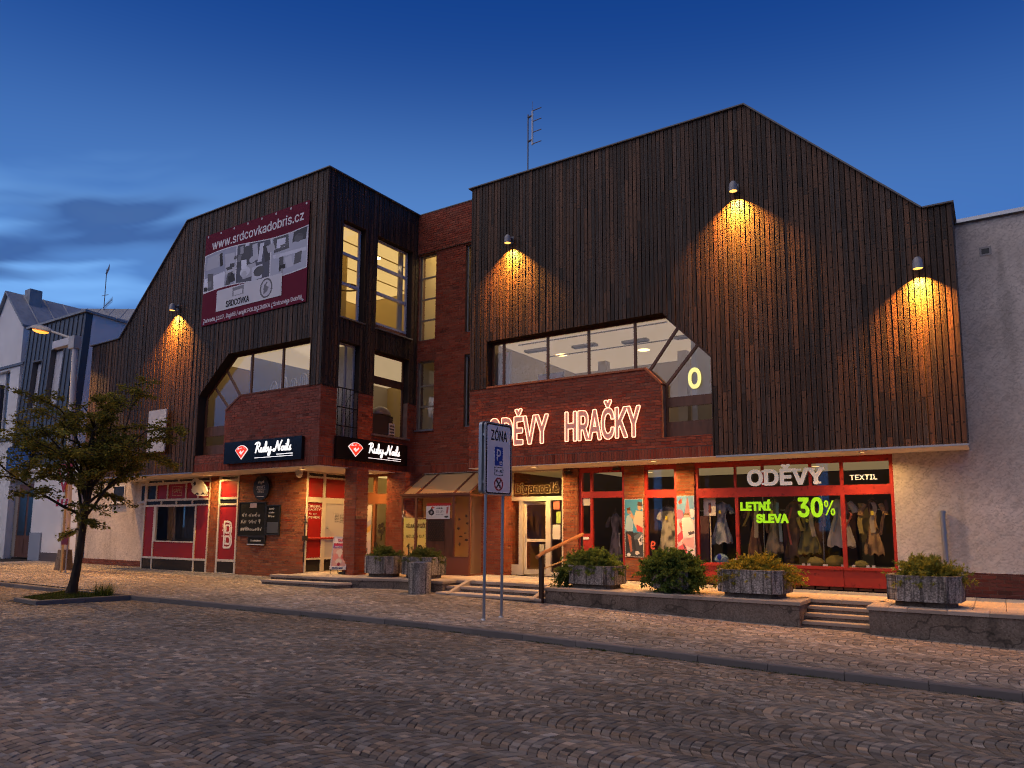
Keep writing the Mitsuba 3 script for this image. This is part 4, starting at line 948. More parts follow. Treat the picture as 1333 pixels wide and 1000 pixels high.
lettering(bk, bf, place_text('SRDCOVKA', -20.42, 8.40, -19.25, 0.19, True), 0.03, 0.036, 'matte', (0.02, 0.02, 0.025), 'name')
lettering(bk, bf, place_text('Zahrada 1117, Dobříš / areál POLIKLINIKA / Srdcovka Dobříš', -21.62, 8.05, -16.80, 0.125, False).buffer(0.004), 0.010, 0.016, 'matte', (0.66, 0.62, 0.64), 'address')

# white sheet sign on the timber wall behind the tree
wp = thing('blank_sign', 'blank white board sign on the timber wall behind the tree crown', 'sign')
add(wp + '__board', cat([box(-24.25, -23.2, -3.30, -3.26, 3.85, 5.3)]), 'paint', (0.62, 0.55, 0.48))
add(wp + '__bracket', cat([box(-24.1, -24.05, -3.26, -3.08, 4.9, 4.95), box(-23.4, -23.35, -3.26, -3.08, 4.9, 4.95)]), 'metal')

# letters on the red shop window
wl = thing('window_lettering', 'big white slab serif letters ODĚVY across the upper panes of the red shopfront', 'sign')
g = place_text('ODĚVY', -5.20, 2.47, -3.42, 0.36, True).buffer(0.012)
sf = [sbox(-4.855, 2.47, -4.72, 2.52), sbox(-4.855, 2.78, -4.72, 2.83), sbox(-4.41, 2.47, -4.30, 2.52), sbox(-4.41, 2.78, -4.30, 2.83), sbox(-4.06, 2.79, -3.92, 2.835), sbox(-3.83, 2.79, -3.70, 2.835), sbox(-3.75, 2.79, -3.61, 2.835), sbox(-3.53, 2.79, -3.40, 2.835), sbox(-3.66, 2.47, -3.48, 2.515)]
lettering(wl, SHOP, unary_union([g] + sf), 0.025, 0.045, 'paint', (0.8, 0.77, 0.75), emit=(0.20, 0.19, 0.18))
wl2 = thing('window_lettering', 'small pale letters TEXTIL in the upper right pane of the red shopfront', 'sign')
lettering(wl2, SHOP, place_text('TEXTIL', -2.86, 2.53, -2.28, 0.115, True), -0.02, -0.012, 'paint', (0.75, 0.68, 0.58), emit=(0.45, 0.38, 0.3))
sl = thing('sale_lettering', 'bright green sale letters LETNÍ SLEVA 30% on the big shop window', 'sign')
GR = (0.36, 0.72, 0.02)
for w, a, b, t, h in (('LETNÍ', -5.40, -4.68, 1.85, 0.19), ('SLEVA', -5.02, -4.27, 1.55, 0.19), ('30', -4.03, -3.48, 1.70, 0.42)):
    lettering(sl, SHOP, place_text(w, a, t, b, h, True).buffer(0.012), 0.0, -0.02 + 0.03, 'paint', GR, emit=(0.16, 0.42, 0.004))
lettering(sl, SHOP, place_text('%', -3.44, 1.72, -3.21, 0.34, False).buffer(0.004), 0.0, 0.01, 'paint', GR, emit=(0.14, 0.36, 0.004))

# posters beside the windows
def poster(fr, s0, s1, t0, t1, d, shapes, label, frame=(0.6, 0.58, 0.55), name='poster'):
    k = thing(name, label, 'poster')
    W, H = s1 - s0, t1 - t0
    add(k + '__sheet', fr.box(s0, s1, t0, t1, d - 0.012, d - 0.001), 'paint', frame)
    out = []
    for pts, col in shapes:
        g = pts if not isinstance(pts, list) else Polygon(pts)
        g = affinity.translate(affinity.scale(g, W, H, origin=(0, 0)), s0, t0).buffer(0).intersection(sbox(s0 + .01, t0 + .01, s1 - .01, t1 - .01)); out.append((g.buffer(0), col))
    flat(k, 'print', fr, out, d, 'paint')
    return k
B01 = sbox(0, 0, 1, 1)
def blob(x, y, rx, ry): return affinity.scale(Point(x, y).buffer(1, quad_segs=5), rx, ry)
p1 = [(B01, (0.06, 0.24, 0.40)), (sbox(0, 0, 1, 0.42), (0.045, 0.05, 0.06)), ([(0, .42), (.5, .36), (1, .46), (1, .3), (0, .3)], (0.10, 0.12, 0.14)),
      ([(.02, .48), (.10, .70), (.30, .74), (.46, .60), (.44, .44), (.2, .42)], (0.30, 0.42, 0.48)), (blob(.22, .79, .09, .05), (0.42, 0.24, 0.14)), ([(.14, .80), (.12, .84), (.3, .86), (.33, .80)], (0.10, 0.06, 0.03)), ([(.30, .70), (.52, .62), (.56, .66), (.34, .80)], (0.45, 0.27, 0.17)),
      ([(.05, .44), (.44, .44), (.62, .12), (.52, .08), (.34, .3), (.2, .1), (.08, .12)], (0.03, 0.03, 0.035)), ([(.14, .4), (.34, .36), (.40, .1), (.30, .08)], (0.35, 0.10, 0.06)),
      ([(.46, .60), (.62, .80), (.98, .78), (1, .50), (.66, .46)], (0.55, 0.42, 0.30)), (blob(.82, .86, .11, .06), (0.45, 0.26, 0.16)), ([(.7, .88), (.72, .95), (.95, .94), (.95, .87)], (0.08, 0.05, 0.03)), ([(.62, .56), (.98, .50), (1, .42), (.66, .44)], (0.50, 0.05, 0.05)),
      ([(.7, .3), (.95, .4), (.95, .22), (.8, .2)], (0.6, 0.58, 0.55)), ([(.76, .28), (.9, .35), (.9, .25)], (0.05, 0.05, 0.06)), (blob(.2, .04, .1, .03), (0.7, 0.68, 0.65)), (blob(.66, .07, .12, .035), (0.55, 0.5, 0.45))]
poster(SHOP, -8.54, -8.0, 0.62, 2.18, 0.075, p1, 'tall poster of two sporty people under a blue sky right of the shop door')
p2 = [(B01, (0.62, 0.46, 0.48)), (sbox(0, .62, 1, 1), (0.14, 0.28, 0.48)), (blob(.15, .7, .22, .08), (0.62, 0.16, 0.26)), (blob(.85, .72, .2, .07), (0.6, 0.5, 0.58)), ([(.08, .90), (.3, .96), (.32, .88), (.12, .86)], (0.6, 0.09, 0.07)),
      ([(.42, .66), (.60, .97), (.66, .95), (.78, .64)], (0.60, 0.20, 0.22)), (blob(.55, .66, .19, .06), (0.60, 0.36, 0.28)), ([(.36, .66), (.4, .72), (.7, .72), (.74, .66), (.7, .69), (.42, .69)], (0.22, 0.12, 0.07)), ([(.2, .42), (.3, .64), (.74, .66), (.98, .50), (.9, .34), (.3, .32)], (0.68, 0.60, 0.60)),
      ([(0, .36), (.3, .46), (.34, .32), (.05, .24)], (0.58, 0.07, 0.10)), ([(.3, .3), (.95, .34), (.9, .12), (.2, .10)], (0.66, 0.34, 0.34)), ([(.04, .18), (.4, .24), (.62, .08), (.3, 0), (.02, .02)], (0.62, 0.10, 0.12)), ([(.5, .20), (.9, .16), (.98, .02), (.6, .0)], (0.70, 0.56, 0.56)),
      ([(.62, .42), (.95, .44), (.96, .40), (.66, .36)], (0.10, 0.08, 0.09)), ([(.12, .54), (.26, .60), (.3, .46), (.26, .44)], (0.55, 0.09, 0.08)), ([(.26, .28), (.5, .16), (.6, .2), (.42, .14)], (0.09, 0.08, 0.09))]
poster(SHOP, -7.05, -6.575, 0.62, 2.24, 0.075, p2, 'tall pink and white poster with a blue top left of the big shop window')
p3 = [(B01, (0.66, 0.62, 0.55)), ([(.06, .52), (.26, .86), (.3, .62), (.14, .46)], (0.06, 0.055, 0.05)), (blob(.23, .5, .12, .22), (0.03, 0.03, 0.03)), (blob(.23, .5, .05, .1), (0.3, 0.29, 0.28)), ([(.2, .86), (.28, .98), (.36, .88), (.27, .78)], (0.6, 0.05, 0.03)), (sbox(.44, .78, .72, .86), (0.1, 0.09, 0.08)), (sbox(.42, .58, .74, .62), (0.2, 0.18, 0.16)), (sbox(.42, .46, .70, .49), (0.28, .26, .22)), (sbox(.42, .32, .74, .35), (0.28, .26, .22)), (sbox(.78, .1, .94, .24), (0.05, 0.05, 0.05)), ([(.84, .4), (.92, .4), (.96, .92), (.88, .92)], (0.45, 0.12, 0.1))]
poster(BAY, -14.44, -13.53, 1.63, 2.02, 0.05, p3, 'white notice with a camera picture on the glazed bay')
add('poster_003' if False else number('paper_strip'), BAY.box(-14.42, -13.5, 2.025, 2.10, 0.03, 0.04), 'paint', (0.45, 0.03, 0.025), label='red lettered strip above the white notice on the bay', cat='sign')
sk = thing('window_numbers', 'dark handwritten numbers 1/8 and shop words on the yellow screen in the bay', 'lettering')
SC = yframe(-0.016)
lettering(sk, SC, strokes([[(-15.24, .78), (-15.16, .86)], [(-15.16, .86), (-15.17, .48)], [(-15.24, .47), (-15.08, .47)], [(-14.98, .46), (-14.76, .84)], [(-14.70, .64), (-14.79, .74), (-14.70, .83), (-14.62, .74), (-14.70, .64), (-14.80, .55), (-14.70, .46), (-14.61, .55), (-14.70, .64)]], 0.022), 0.006, 0.012, 'paint', (0.05, 0.035, 0.02))
lettering(sk, SC, unary_union([place_text('DÍLNA', -15.28, 1.36, -14.95, 0.12, True), place_text('+KLÍČE', -14.86, 1.36, -14.50, 0.12, True), place_text('KNOFLÍKY', -15.28, 1.06, -14.90, 0.09, False), place_text('+ NITĚ', -14.84, 1.06, -14.56, 0.09, False)]), 0.006, 0.012, 'paint', (0.08, 0.055, 0.03))
# diamond lattice on the bay
lt = [Polygon([(-14.3 + i * .085 + (j % 2) * .0425, 1.0 + j * .055), (-14.3 + i * .085 + .03 + (j % 2) * .0425, 1.03 + j * .055), (-14.3 + i * .085 + (j % 2) * .0425, 1.055 + j * .055), (-14.3 + i * .085 - .03 + (j % 2) * .0425, 1.03 + j * .055)]) for i in range(7) for j in range(10)]
lk = thing('lattice_panel', 'dark diamond lattice panel under the white notice on the bay', 'panel')
add(lk + '__lattice', BAY.plate(sbox(-14.36, .98, -13.74, 1.6).difference(unary_union(lt)), 0.042, 0.055), 'paint', (0.035, 0.02, 0.012))
# entrance transom letters
tk = thing('transom_lettering', 'dark outlined letters bigancafé in the glass over the white entrance', 'sign')
g = place_text('bigancafé', -12.15, 2.42, -10.66, 0.28, False).buffer(.010)
lettering(tk, SHOP, g.buffer(.016).difference(g), -0.02, -0.01, 'paint', (0.28, 0.20, 0.09))
for (a, b, c, d_, col, lab) in [(-10.86, -10.64, 1.92, 2.16, (0.62, 0.14, 0.08), 'small red and white teddy sticker on the entrance side glass'), (-10.76, -10.60, 1.52, 1.86, (0.34, 0.46, 0.10), 'green paper sheet on the entrance side glass'), (-10.88, -10.62, 1.06, 1.48, (0.62, 0.56, 0.46), 'white opening hours sheet on the entrance side glass')]:
    k = number('glass_notice'); add(k, SHOP.box(a, b, c, d_, -0.045, -0.035), 'paint', col, label=lab, cat='notice')
# price tag on the door strip
k = number('glass_notice'); add(k, SHOP.box(-9.87, -9.63, 2.02, 2.22, -0.02, -0.01), 'paint', (0.58, 0.54, 0.46), label='white sheet in the narrow pane of the red shop door', cat='notice')
k = thing('round_decal', 'red looped letter e on the dark pane of the middle red window', 'decal')
add(k + '__mark', SHOP.plate(strokes([[(-7.80, .93), (-7.72, .95), (-7.72, 1.02), (-7.78, 1.03), (-7.81, .93), (-7.78, .85), (-7.72, .86)]], 0.02), -0.005, 0.005), 'paint', (0.6, 0.09, 0.05))

# cafe signs
rs = thing('round_sign', 'round black hanging sign with white lettering on the brick wall by the cafe', 'sign')
rf = yframe(-1.86)
add(rs + '__disc', rf.plate(affinity.scale(Point(-19.86, 2.62).buffer(0.40, quad_segs=8), 0.98, 1), 0.0, 0.06), 'paint', (0.012, 0.012, 0.012))
add(rs + '__bracket', cat([box(-19.9, -19.82, -1.87, -1.75, 2.5, 2.7)]), 'metal')
lettering(rs, rf, unary_union([place_text('BAGET', -20.06, 2.60, -19.66, 0.08, True), place_text('KÁVA', -20.02, 2.46, -19.70, 0.07, True), sbox(-20.08, 2.56, -19.64, 2.575), sbox(-20.04, 2.32, -19.68, 2.35)] + [blob(-19.98 + .06 * i, 2.79 + .03 * math.sin(i * 2.2), .028, .035) for i in range(5)]), 0.061, 0.066, 'paint', (0.55, 0.50, 0.42), 'lettering')
def chalkboard(s0, s1, t0, t1, label, rows, seed, glass=False):
    k = thing('chalkboard', label, 'chalkboard', 'black notice boards on the cafe wall')
    fr = yframe(-1.79)
    add(k + '__board', fr.box(s0 + .03, s1 - .03, t0 + .03, t1 - .03, -0.02, 0.012), 'matte', (0.012, 0.013, 0.013))
    add(k + '__frame', fr.plate(sbox(s0, t0, s1, t1).difference(sbox(s0 + .035, t0 + .035, s1 - .035, t1 - .035)), -0.03, 0.03), 'paint', (0.02, 0.02, 0.02))
    r = np.random.default_rng(seed); ls = []
    for (a, b, t, h) in rows:
        x = a
        while x < b - h * .6:
            w = h * (0.55 + 0.5 * r.random())
            ls.append([(x, t + h * .5 * r.random()), (x + w * .3, t + h * r.random()), (x + w * .45, t), (x + w * .8, t + h * (0.3 + .5 * r.random()))]); x += w * 1.15 + (h * .5 if r.random() < .2 else 0)
    add(k + '__chalk', fr.plate(unary_union([LineString(smooth_line(l, 3)).buffer(0.011) for l in ls]), 0.013, 0.017), 'paint', (0.50, 0.47, 0.40))
    return k
k = chalkboard(-21.07, -19.70, 1.05, 2.17, 'large black chalkboard with handwritten menu on the cafe wall', [(-20.9, -19.95, 1.70, .15), (-20.95, -19.9, 1.48, .15), (-20.95, -19.85, 1.24, .13)], 1)
add(k + '__label', yframe(-1.79).box(-20.52, -20.18, 1.98, 2.14, 0.014, 0.018), 'paint', (0.55, 0.42, 0.36))
k = chalkboard(-19.68, -19.02, 1.10, 2.06, 'narrow black menu case right of the large chalkboard', [(-19.55, -19.3, 1.92, .05), (-19.55, -19.28, 1.80, .05), (-19.58, -19.3, 1.68, .06)], 2)
add(k + '__lower_sheet', yframe(-1.79).box(-19.62, -19.08, 1.17, 1.52, 0.014, 0.018), 'gloss', (0.10, 0.105, 0.11))
k = chalkboard(-20.54, -19.69, 0.80, 1.06, 'small black board hung under the large chalkboard', [(-20.4, -19.9, .90, .05)], 3)
add(k + '__ledge', yframe(-1.79).box(-20.52, -19.71, 0.78, 0.81, 0, 0.07), 'paint', (0.5, 0.5, 0.5))
ms_ = thing('animal_sign', 'white cut-out rodent emblem sign on the top corner of the cafe front', 'sign')
mf = yframe(-2.02)
mouse = Polygon(smooth_line([(-23.05, 2.42), (-23.28, 2.50), (-23.42, 2.62), (-23.36, 2.72), (-23.46, 2.84), (-23.36, 2.98), (-23.20, 3.02), (-23.05, 2.98), (-22.86, 2.93), (-22.66, 2.76), (-22.52, 2.60), (-22.56, 2.46), (-22.52, 2.40), (-22.8, 2.40), (-23.05, 2.42)], 4)).buffer(0)
add(ms_ + '__plate', mf.plate(mouse, 0.0, 0.05), 'paint', (0.62, 0.56, 0.44))
add(ms_ + '__marking', mf.plate(unary_union([Point(-23.24, 2.84).buffer(.07), Polygon([(-23.2, 2.46), (-23.05, 2.54), (-22.95, 2.46)]), Polygon([(-22.85, 2.46), (-22.72, 2.53), (-22.62, 2.46)])]), 0.05, 0.056), 'paint', (0.03, 0.025, 0.02))
add(ms_ + '__arm', box(-22.82, -22.78, -2.0, -1.72, 2.70, 2.74), 'metal')
cr = thing('framed_lettering', 'small framed caption on the red panel above the cafe window', 'sign')
lettering(cr, LSHOP, unary_union([sbox(-25.06, 2.78, -24.46, 2.80), sbox(-25.06, 2.46, -24.46, 2.48), place_text('CAFÉ', -24.98, 2.58, -24.56, 0.13, True), sbox(-25.06, 2.48, -25.04, 2.78), sbox(-24.48, 2.48, -24.46, 2.78)]), 0.007, 0.012, 'paint', (0.42, 0.26, 0.12), 'caption')
lb = thing('letter_decal', 'large outlined white letter B on the narrow red panel of the cafe', 'decal')
g = place_text('B', -21.90, 0.68, -21.46, 0.84, True)
lettering(lb, LSHOP, unary_union([g.buffer(.02).difference(g.buffer(-.045)), sbox(-21.98, 1.36, -21.94, 1.40), sbox(-21.99, 1.22, -21.95, 1.27), sbox(-22.02, 1.02, -21.97, 1.06), sbox(-21.98, 1.43, -21.93, 1.46)]), 0.007, 0.014, 'paint', (0.80, 0.72, 0.64))
dl = thing('door_lettering', 'lines of white lettering on the red panel beside the cafe door', 'lettering')
lettering(dl, DX, unary_union([place_text('ZMRZLINA', -1.64, 1.98, -1.16, 0.075, True), place_text('BAGETY', -1.64, 1.88, -1.14, 0.065, True), place_text('to go', -1.62, 1.76, -1.30, 0.06, False), place_text('OTEVŘENO', -1.64, 1.64, -1.16, 0.06, True)]), 0.007, 0.012, 'paint', (0.60, 0.52, 0.48))
dn = thing('door_notice', 'grey printed sheets on the white cafe door', 'notice')
add(dn + '__sheet', cat([DX.box(-0.55, -0.36, 1.52, 1.82, 0.009, 0.013), DX.box(-0.34, -0.10, 1.50, 1.80, 0.009, 0.013)]), 'paint', (0.36, 0.33, 0.34))
add(dn + '__lines', cat([DX.box(-0.53, -0.38, 1.55 + .05 * i, 1.565 + .05 * i, 0.013, 0.015) for i in range(5)] + [DX.box(-0.32, -0.12, 1.53 + .05 * i, 1.545 + .05 * i, 0.013, 0.015) for i in range(5)]), 'paint', (0.1, 0.1, 0.1))
bn = poster(V, -17.72, -17.06, 0.45, 2.10, 0.03, [(B01, (0.62, 0.52, 0.44)), ([(0, .5), (1, .72), (1, .62), (0, .36)], (0.35, 0.32, 0.42)), ([(0, .36), (1, .62), (1, .5), (0, .28)], (0.62, 0.36, 0.10)), (sbox(0, 0, 1, .3), (0.55, 0.42, 0.45)), (sbox(.1, .06, .8, .16), (0.1, .08, .1))], 'tall pastel advertising sheet in the brown window behind the column')
fl = thing('flower_decal', 'dark flower shaped sticker on the brown window behind the column', 'decal')
add(fl + '__mark', V.plate(unary_union([blob(-16.62 + .10 * math.cos(a), 1.33 + .13 * math.sin(a), .06, .075) for a in np.linspace(0, 6.283, 6)] + [sbox(-16.64, 0.95, -16.60, 1.3), blob(-16.86, .75, .08, .16), blob(-16.6, .55, .16, .1)]), 0.0, 0.012), 'paint', (0.03, 0.022, 0.015))
sc = thing('security_camera', 'small white dome camera under the soffit at the cafe corner', 'camera')
add(sc + '__dome', trimesh.creation.icosphere(2, 0.10).apply_translation([-17.98, -1.98, 2.97]), 'gloss', (0.66, 0.6, 0.5), smooth=True)
add(sc + '__base', lathe([(0, 0.1), (0.11, 0.1), (0.11, 0.0), (0, 0)], (-17.98, -1.98, 3.0), 14), 'paint', (0.6, 0.56, 0.5))
for x, y, z, lab in ((-10.25, 1.22, 2.93, 'small dark floodlight left of the red door frame'), (-8.72, 1.22, 2.98, 'small dark floodlight right of the red door frame')):
    k = thing('small_floodlight', lab, 'lamp'); add(k + '__housing', box(x - .1, x + .1, y - .1, y + .02, z, z + .07), 'paint', (0.03, 0.025, 0.02)); add(k + '__arm', box(x - .02, x + .02, y - .02, y + .03, z + .07, z + .12), 'metal')

# ------------------------------------------------------------------ street furniture
zs_ = thing('zone_sign', 'white ZÓNA parking sign on two steel posts at the kerb', 'traffic sign')
dS = np.array([0.12, 0.9928]); ZF = Frame((-8.51 + 0.045, -5.42, 0), (dS[0], dS[1], 0))
zb0 = float(zp(-8.5, -5.4))
for s, lab in ((0.10, 1), (0.62, 2)):
    p = ZF.pts([(s, 0, -0.05)])[0]; z0 = float(zp(p[0], p[1]))
    add(zs_ + '__post', tube([(p[0] - .02, p[1], z0), (p[0], p[1], 3.38)], 0.030, 14), 'metal', smooth=40)
    add(zs_ + '__post_foot', lathe([(0.0, .03), (0.05, .03), (0.07, 0.0)], (p[0] - .02, p[1], z0), 12), 'metal')
def rr(a, b, c, d, r): return sbox(a + r, c + r, b - r, d - r).buffer(r, quad_segs=4)
add(zs_ + '__panel', ZF.plate(rr(0, .82, 2.02, 3.49, .07), -0.02, 0.006), 'metal')
add(zs_ + '__face', ZF.plate(rr(.02, .80, 2.04, 3.47, .06), 0.006, 0.009), 'paint', (0.78, 0.72, 0.70))
add(zs_ + '__border', ZF.plate(rr(.025, .795, 2.045, 3.465, .06).difference(rr(.055, .765, 2.075, 3.435, .05)), 0.009, 0.012), 'paint', (0.015, 0.015, 0.016))
add(zs_ + '__back_panel', ZF.plate(rr(0.0, .82, 2.05, 3.50, .07), -0.17, -0.085), 'metal')
add(zs_ + '__clamp', cat([ZF.box(.02, .80, z, z + .05, -0.09, -0.015) for z in (2.25, 3.2)]), 'metal')
lettering(zs_, ZF, place_text('ZÓNA', .17, 3.13, .66, .20, True), 0.009, 0.013, 'paint', (0.015, 0.015, 0.016))
add(zs_ + '__blue_field', ZF.plate(rr(.29, .53, 2.62, 3.0, .01), 0.009, 0.012), 'paint', (0.012, 0.055, 0.30))
lettering(zs_, ZF, place_text('P', .345, 2.73, .47, .22, True), 0.012, 0.015, 'paint', (0.66, 0.64, 0.64))
add(zs_ + '__ticket_mark', ZF.plate(rr(.43, .51, 2.64, 2.71, .008).difference(sbox(.445, 2.66, .495, 2.675)), 0.012, 0.015), 'paint', (0.6, 0.58, 0.6))
add(zs_ + '__small_plate', ZF.plate(rr(.275, .545, 2.42, 2.59, .02).difference(rr(.287, .533, 2.432, 2.578, .015)), 0.009, 0.012), 'paint', (0.02, 0.02, 0.02))
lettering(zs_, ZF, place_text('PO - NE', .31, 2.48, .51, .055, True), 0.009, 0.012, 'paint', (0.02, 0.02, 0.02))
ring = affinity.scale(Point(.41, 2.245).buffer(.135, quad_segs=8), 1, 1)
add(zs_ + '__ban_ring', ZF.plate(ring.difference(ring.buffer(-.03)), 0.009, 0.013), 'paint', (0.36, 0.015, 0.02))
add(zs_ + '__ban_mark', ZF.plate(unary_union([LineString([(.345, 2.17), (.475, 2.32)]).buffer(.014), LineString([(.345, 2.32), (.475, 2.17)]).buffer(.014), blob(.37, 2.29, .02, .03), blob(.45, 2.2, .02, .03)]), 0.009, 0.013), 'paint', (0.015, 0.015, 0.015))

def octo(cx, cy, W, D, c, ang=0):
    p = [(-W / 2 + c, -D / 2), (W / 2 - c, -D / 2), (W / 2, -D / 2 + c), (W / 2, D / 2 - c), (W / 2 - c, D / 2), (-W / 2 + c, D / 2), (-W / 2, D / 2 - c), (-W / 2, -D / 2 + c)]
    return affinity.translate(affinity.rotate(Polygon(p), ang, origin=(0, 0)), cx, cy)
def prism(g, z0, z1):
    m = trimesh.creation.extrude_polygon(g, z1 - z0, engine='earcut'); m.apply_translation([0, 0, z0]); return m
def planter(cx, cy, W, D, c, h, ang, label):
    k = thing('planter', label, 'planter', 'concrete planters on the terrace')
    o = octo(cx, cy, W, D, c, ang); inn = o.buffer(-0.07, join_style='mitre')
    body = cat([prism(o.difference(inn), 0.10, h), prism(inn, 0.10, h - 0.09)])
    add(k + '__body', body, 'aggregate')
    add(k + '__rim', prism(o.buffer(0.008, join_style='mitre').difference(inn.buffer(.006, join_style='mitre')), h - 0.001, h + 0.02), 'aggregate')
    add(k + '__plinth', prism(o.buffer(-0.11, join_style='mitre'), 0.003, 0.099), 'concrete')
    cc = list(o.exterior.coords)
    for a in cc[:-1]:
        add(k + '__edge_rib', tube([(a[0], a[1], .105), (a[0], a[1], h)], 0.014, 6), 'aggregate')
    add(k + '__soil', prism(inn.buffer(-.003), h - 0.11, h - 0.07), 'groundmat')
    return k
planter(-1.22, -1.55, 1.17, 0.98, 0.20, 0.54, -4, 'grey concrete planter at the right end by the downpipe')
planter(-4.30, -1.62, 1.30, 1.00, 0.16, 0.54, -3, 'grey concrete planter in front of the green sale lettering')
planter(-6.02, -1.70, 0.80, 0.72, 0.12, 0.46, 0, 'concrete planter almost hidden under the dense round bush')
planter(-7.98, -1.56, 1.24, 0.92, 0.18, 0.50, -3, 'concrete planter right of the handrail with overhanging evergreen')
planter(-14.56, -1.72, 0.96, 0.86, 0.17, 0.56, 8, 'leftmost concrete planter beside the ice cream board')
planter(-13.28, -1.52, 1.00, 0.84, 0.10, 0.56, 2, 'concrete planter behind the litter bin')

# evergreen shrubs: arching sprays carrying short needles
def shrub(label, cx, cy, z, rx, ry, rz, n, seed, c0, c1, droop=0.5, spread=1.0, needle=0.055, gap=0.016, hang=0.0, cat_='shrub', group='evergreen shrubs in the planters', density=1.0, lump=0.35, wdt=0.011, up=0.12, core=0.6):
    k = thing('evergreen_shrub', label, cat_, group)
    r = np.random.default_rng(seed); V, C, br = [], [], []
    for i in range(n):
        a = r.random() * 6.2832; e = r.random() ** 0.8; el = up + (1.45 - up) * r.random() * (1 - 0.6 * e)
        lobe = 1 + lump * math.sin(a * 3 + seed) * e
        L = (0.55 + 0.5 * r.random())
        el = up + (1.5 - up) * r.random(); L = 0.72 + 0.34 * r.random()
        d = np.array([math.cos(a) * math.cos(el) * rx * lobe, math.sin(a) * math.cos(el) * ry * lobe, math.sin(el) * rz]) * L * spread
        o = np.array([cx + (r.random() - .5) * rx * core, cy + (r.random() - .5) * ry * core, z - 0.05])
        m = 11; t = np.linspace(0, 1, m)[:, None]
        path = o + d * t + np.array([0, 0, -1.0]) * droop * rz * (t ** 2.2) * (0.4 + r.random()) + r.normal(0, .012, (m, 3)) * t
        if i % 3 == 0: br.append(tube(path[:8], np.linspace(.010, .004, 8), 4, False))
        tone = 1.9 * np.array(c0) + 1.9 * (np.array(c1) - np.array(c0)) * np.clip(r.random() * 0.8 + 0.2 * L, 0, 1)
        ln = np.linalg.norm(np.diff(path, axis=0), axis=1).sum(); nn = int(ln / gap * density)
        tt = 0.12 + 0.88 * r.random(nn) ** 0.8; idx = tt * (m - 1); i0 = np.minimum(idx.astype(int), m - 2); fr = (idx - i0)[:, None]
        p = path[i0] * (1 - fr) + path[i0 + 1] * fr; tg = path[i0 + 1] - path[i0]; tg /= np.linalg.norm(tg, axis=1, keepdims=True)
        rd = r.normal(0, 1, (nn, 3)); rd -= tg * (rd * tg).sum(1, keepdims=True) * 0.6; rd /= np.linalg.norm(rd, axis=1, keepdims=True)
        dir_ = tg * 0.75 + rd * 0.85; dir_ /= np.linalg.norm(dir_, axis=1, keepdims=True)
        sd = np.cross(dir_, r.normal(0, 1, (nn, 3))); sd /= np.linalg.norm(sd, axis=1, keepdims=True)
        ll = needle * (0.6 + 0.8 * r.random((nn, 1)))
        q = np.stack([p - sd * wdt * .5, p + dir_ * ll * .55 - sd * wdt, p + dir_ * ll, p + dir_ * ll * .5 + sd * wdt], 1)
        V.append(q.reshape(-1, 3)); C.append(np.repeat(tone * np.exp(r.normal(0, .28, (nn, 1))), 4, 0))
    V, C = np.concatenate(V), np.concatenate(C); n4 = len(V) // 4
    b = np.arange(n4)[:, None] * 4
    f = np.concatenate([b + [0, 1, 2], b + [0, 2, 3]])
    add(k + '__foliage', trimesh.Trimesh(V, f, process=False), 'leaf', C)
    add(k + '__branches', cat(br), 'bark')
    return k
G0, G1 = (0.030, 0.052, 0.016), (0.060, 0.085, 0.022)
shrub('spiky green shrub in the right end planter', -1.20, -1.55, 0.50, 0.60, 0.50, 0.52, 420, 1, G0, (0.12, 0.13, 0.026), droop=0.22, needle=0.075, wdt=0.010, gap=.010)
shrub('feathery yellow green shrub in front of the sale lettering', -4.28, -1.62, 0.50, 0.80, 0.56, 0.56, 520, 2, (0.05, 0.07, 0.014), (0.22, 0.18, 0.028), droop=0.50, needle=0.065, gap=.010)
shrub('dense round dark bush between the planters before the big window', -6.02, -1.72, 0.52, 0.70, 0.60, 0.50, 800, 3, (0.022, 0.046, 0.015), (0.080, 0.115, 0.026), droop=0.12, needle=0.06, gap=.010, lump=0.14, wdt=.016, up=-1.4, core=0.5)
shrub('dark evergreen spilling over the planter right of the handrail', -8.05, -1.58, 0.48, 0.76, 0.54, 0.60, 600, 4, (0.024, 0.048, 0.014), (0.095, 0.125, 0.028), droop=0.35, needle=0.06, gap=.010, lump=0.2, wdt=.014)
shrub('trailing green shrub on the left of that planter by the handrail post', -8.62, -1.72, 0.40, 0.36, 0.3, 0.30, 190, 14, (0.012, 0.028, 0.010), (0.05, 0.072, 0.018), droop=1.0, needle=0.06, gap=.010, wdt=.014, up=-0.5)
shrub('low juniper in the leftmost planter', -14.56, -1.72, 0.55, 0.52, 0.42, 0.42, 320, 5, G0, (0.07, 0.08, 0.02), droop=0.3, gap=.011)
shrub('low juniper in the planter behind the litter bin', -13.28, -1.52, 0.55, 0.60, 0.46, 0.42, 400, 6, G0, (0.065, 0.07, 0.02), droop=0.35, gap=.011)
bl = thing('garden_pinwheel', 'small blue round ornament in the feathery shrub', 'ornament')
add(bl + '__disc', trimesh.creation.icosphere(2, 1).apply_scale([.05, .02, .065]).apply_translation([-4.92, -1.95, 0.80]), 'paint', (0.03, 0.045, 0.25), smooth=True)
add(bl + '__stick', tube([(-4.92, -1.93, .45), (-4.92, -1.93, .78)], .006, 5), 'paint', (.1, .1, .1))

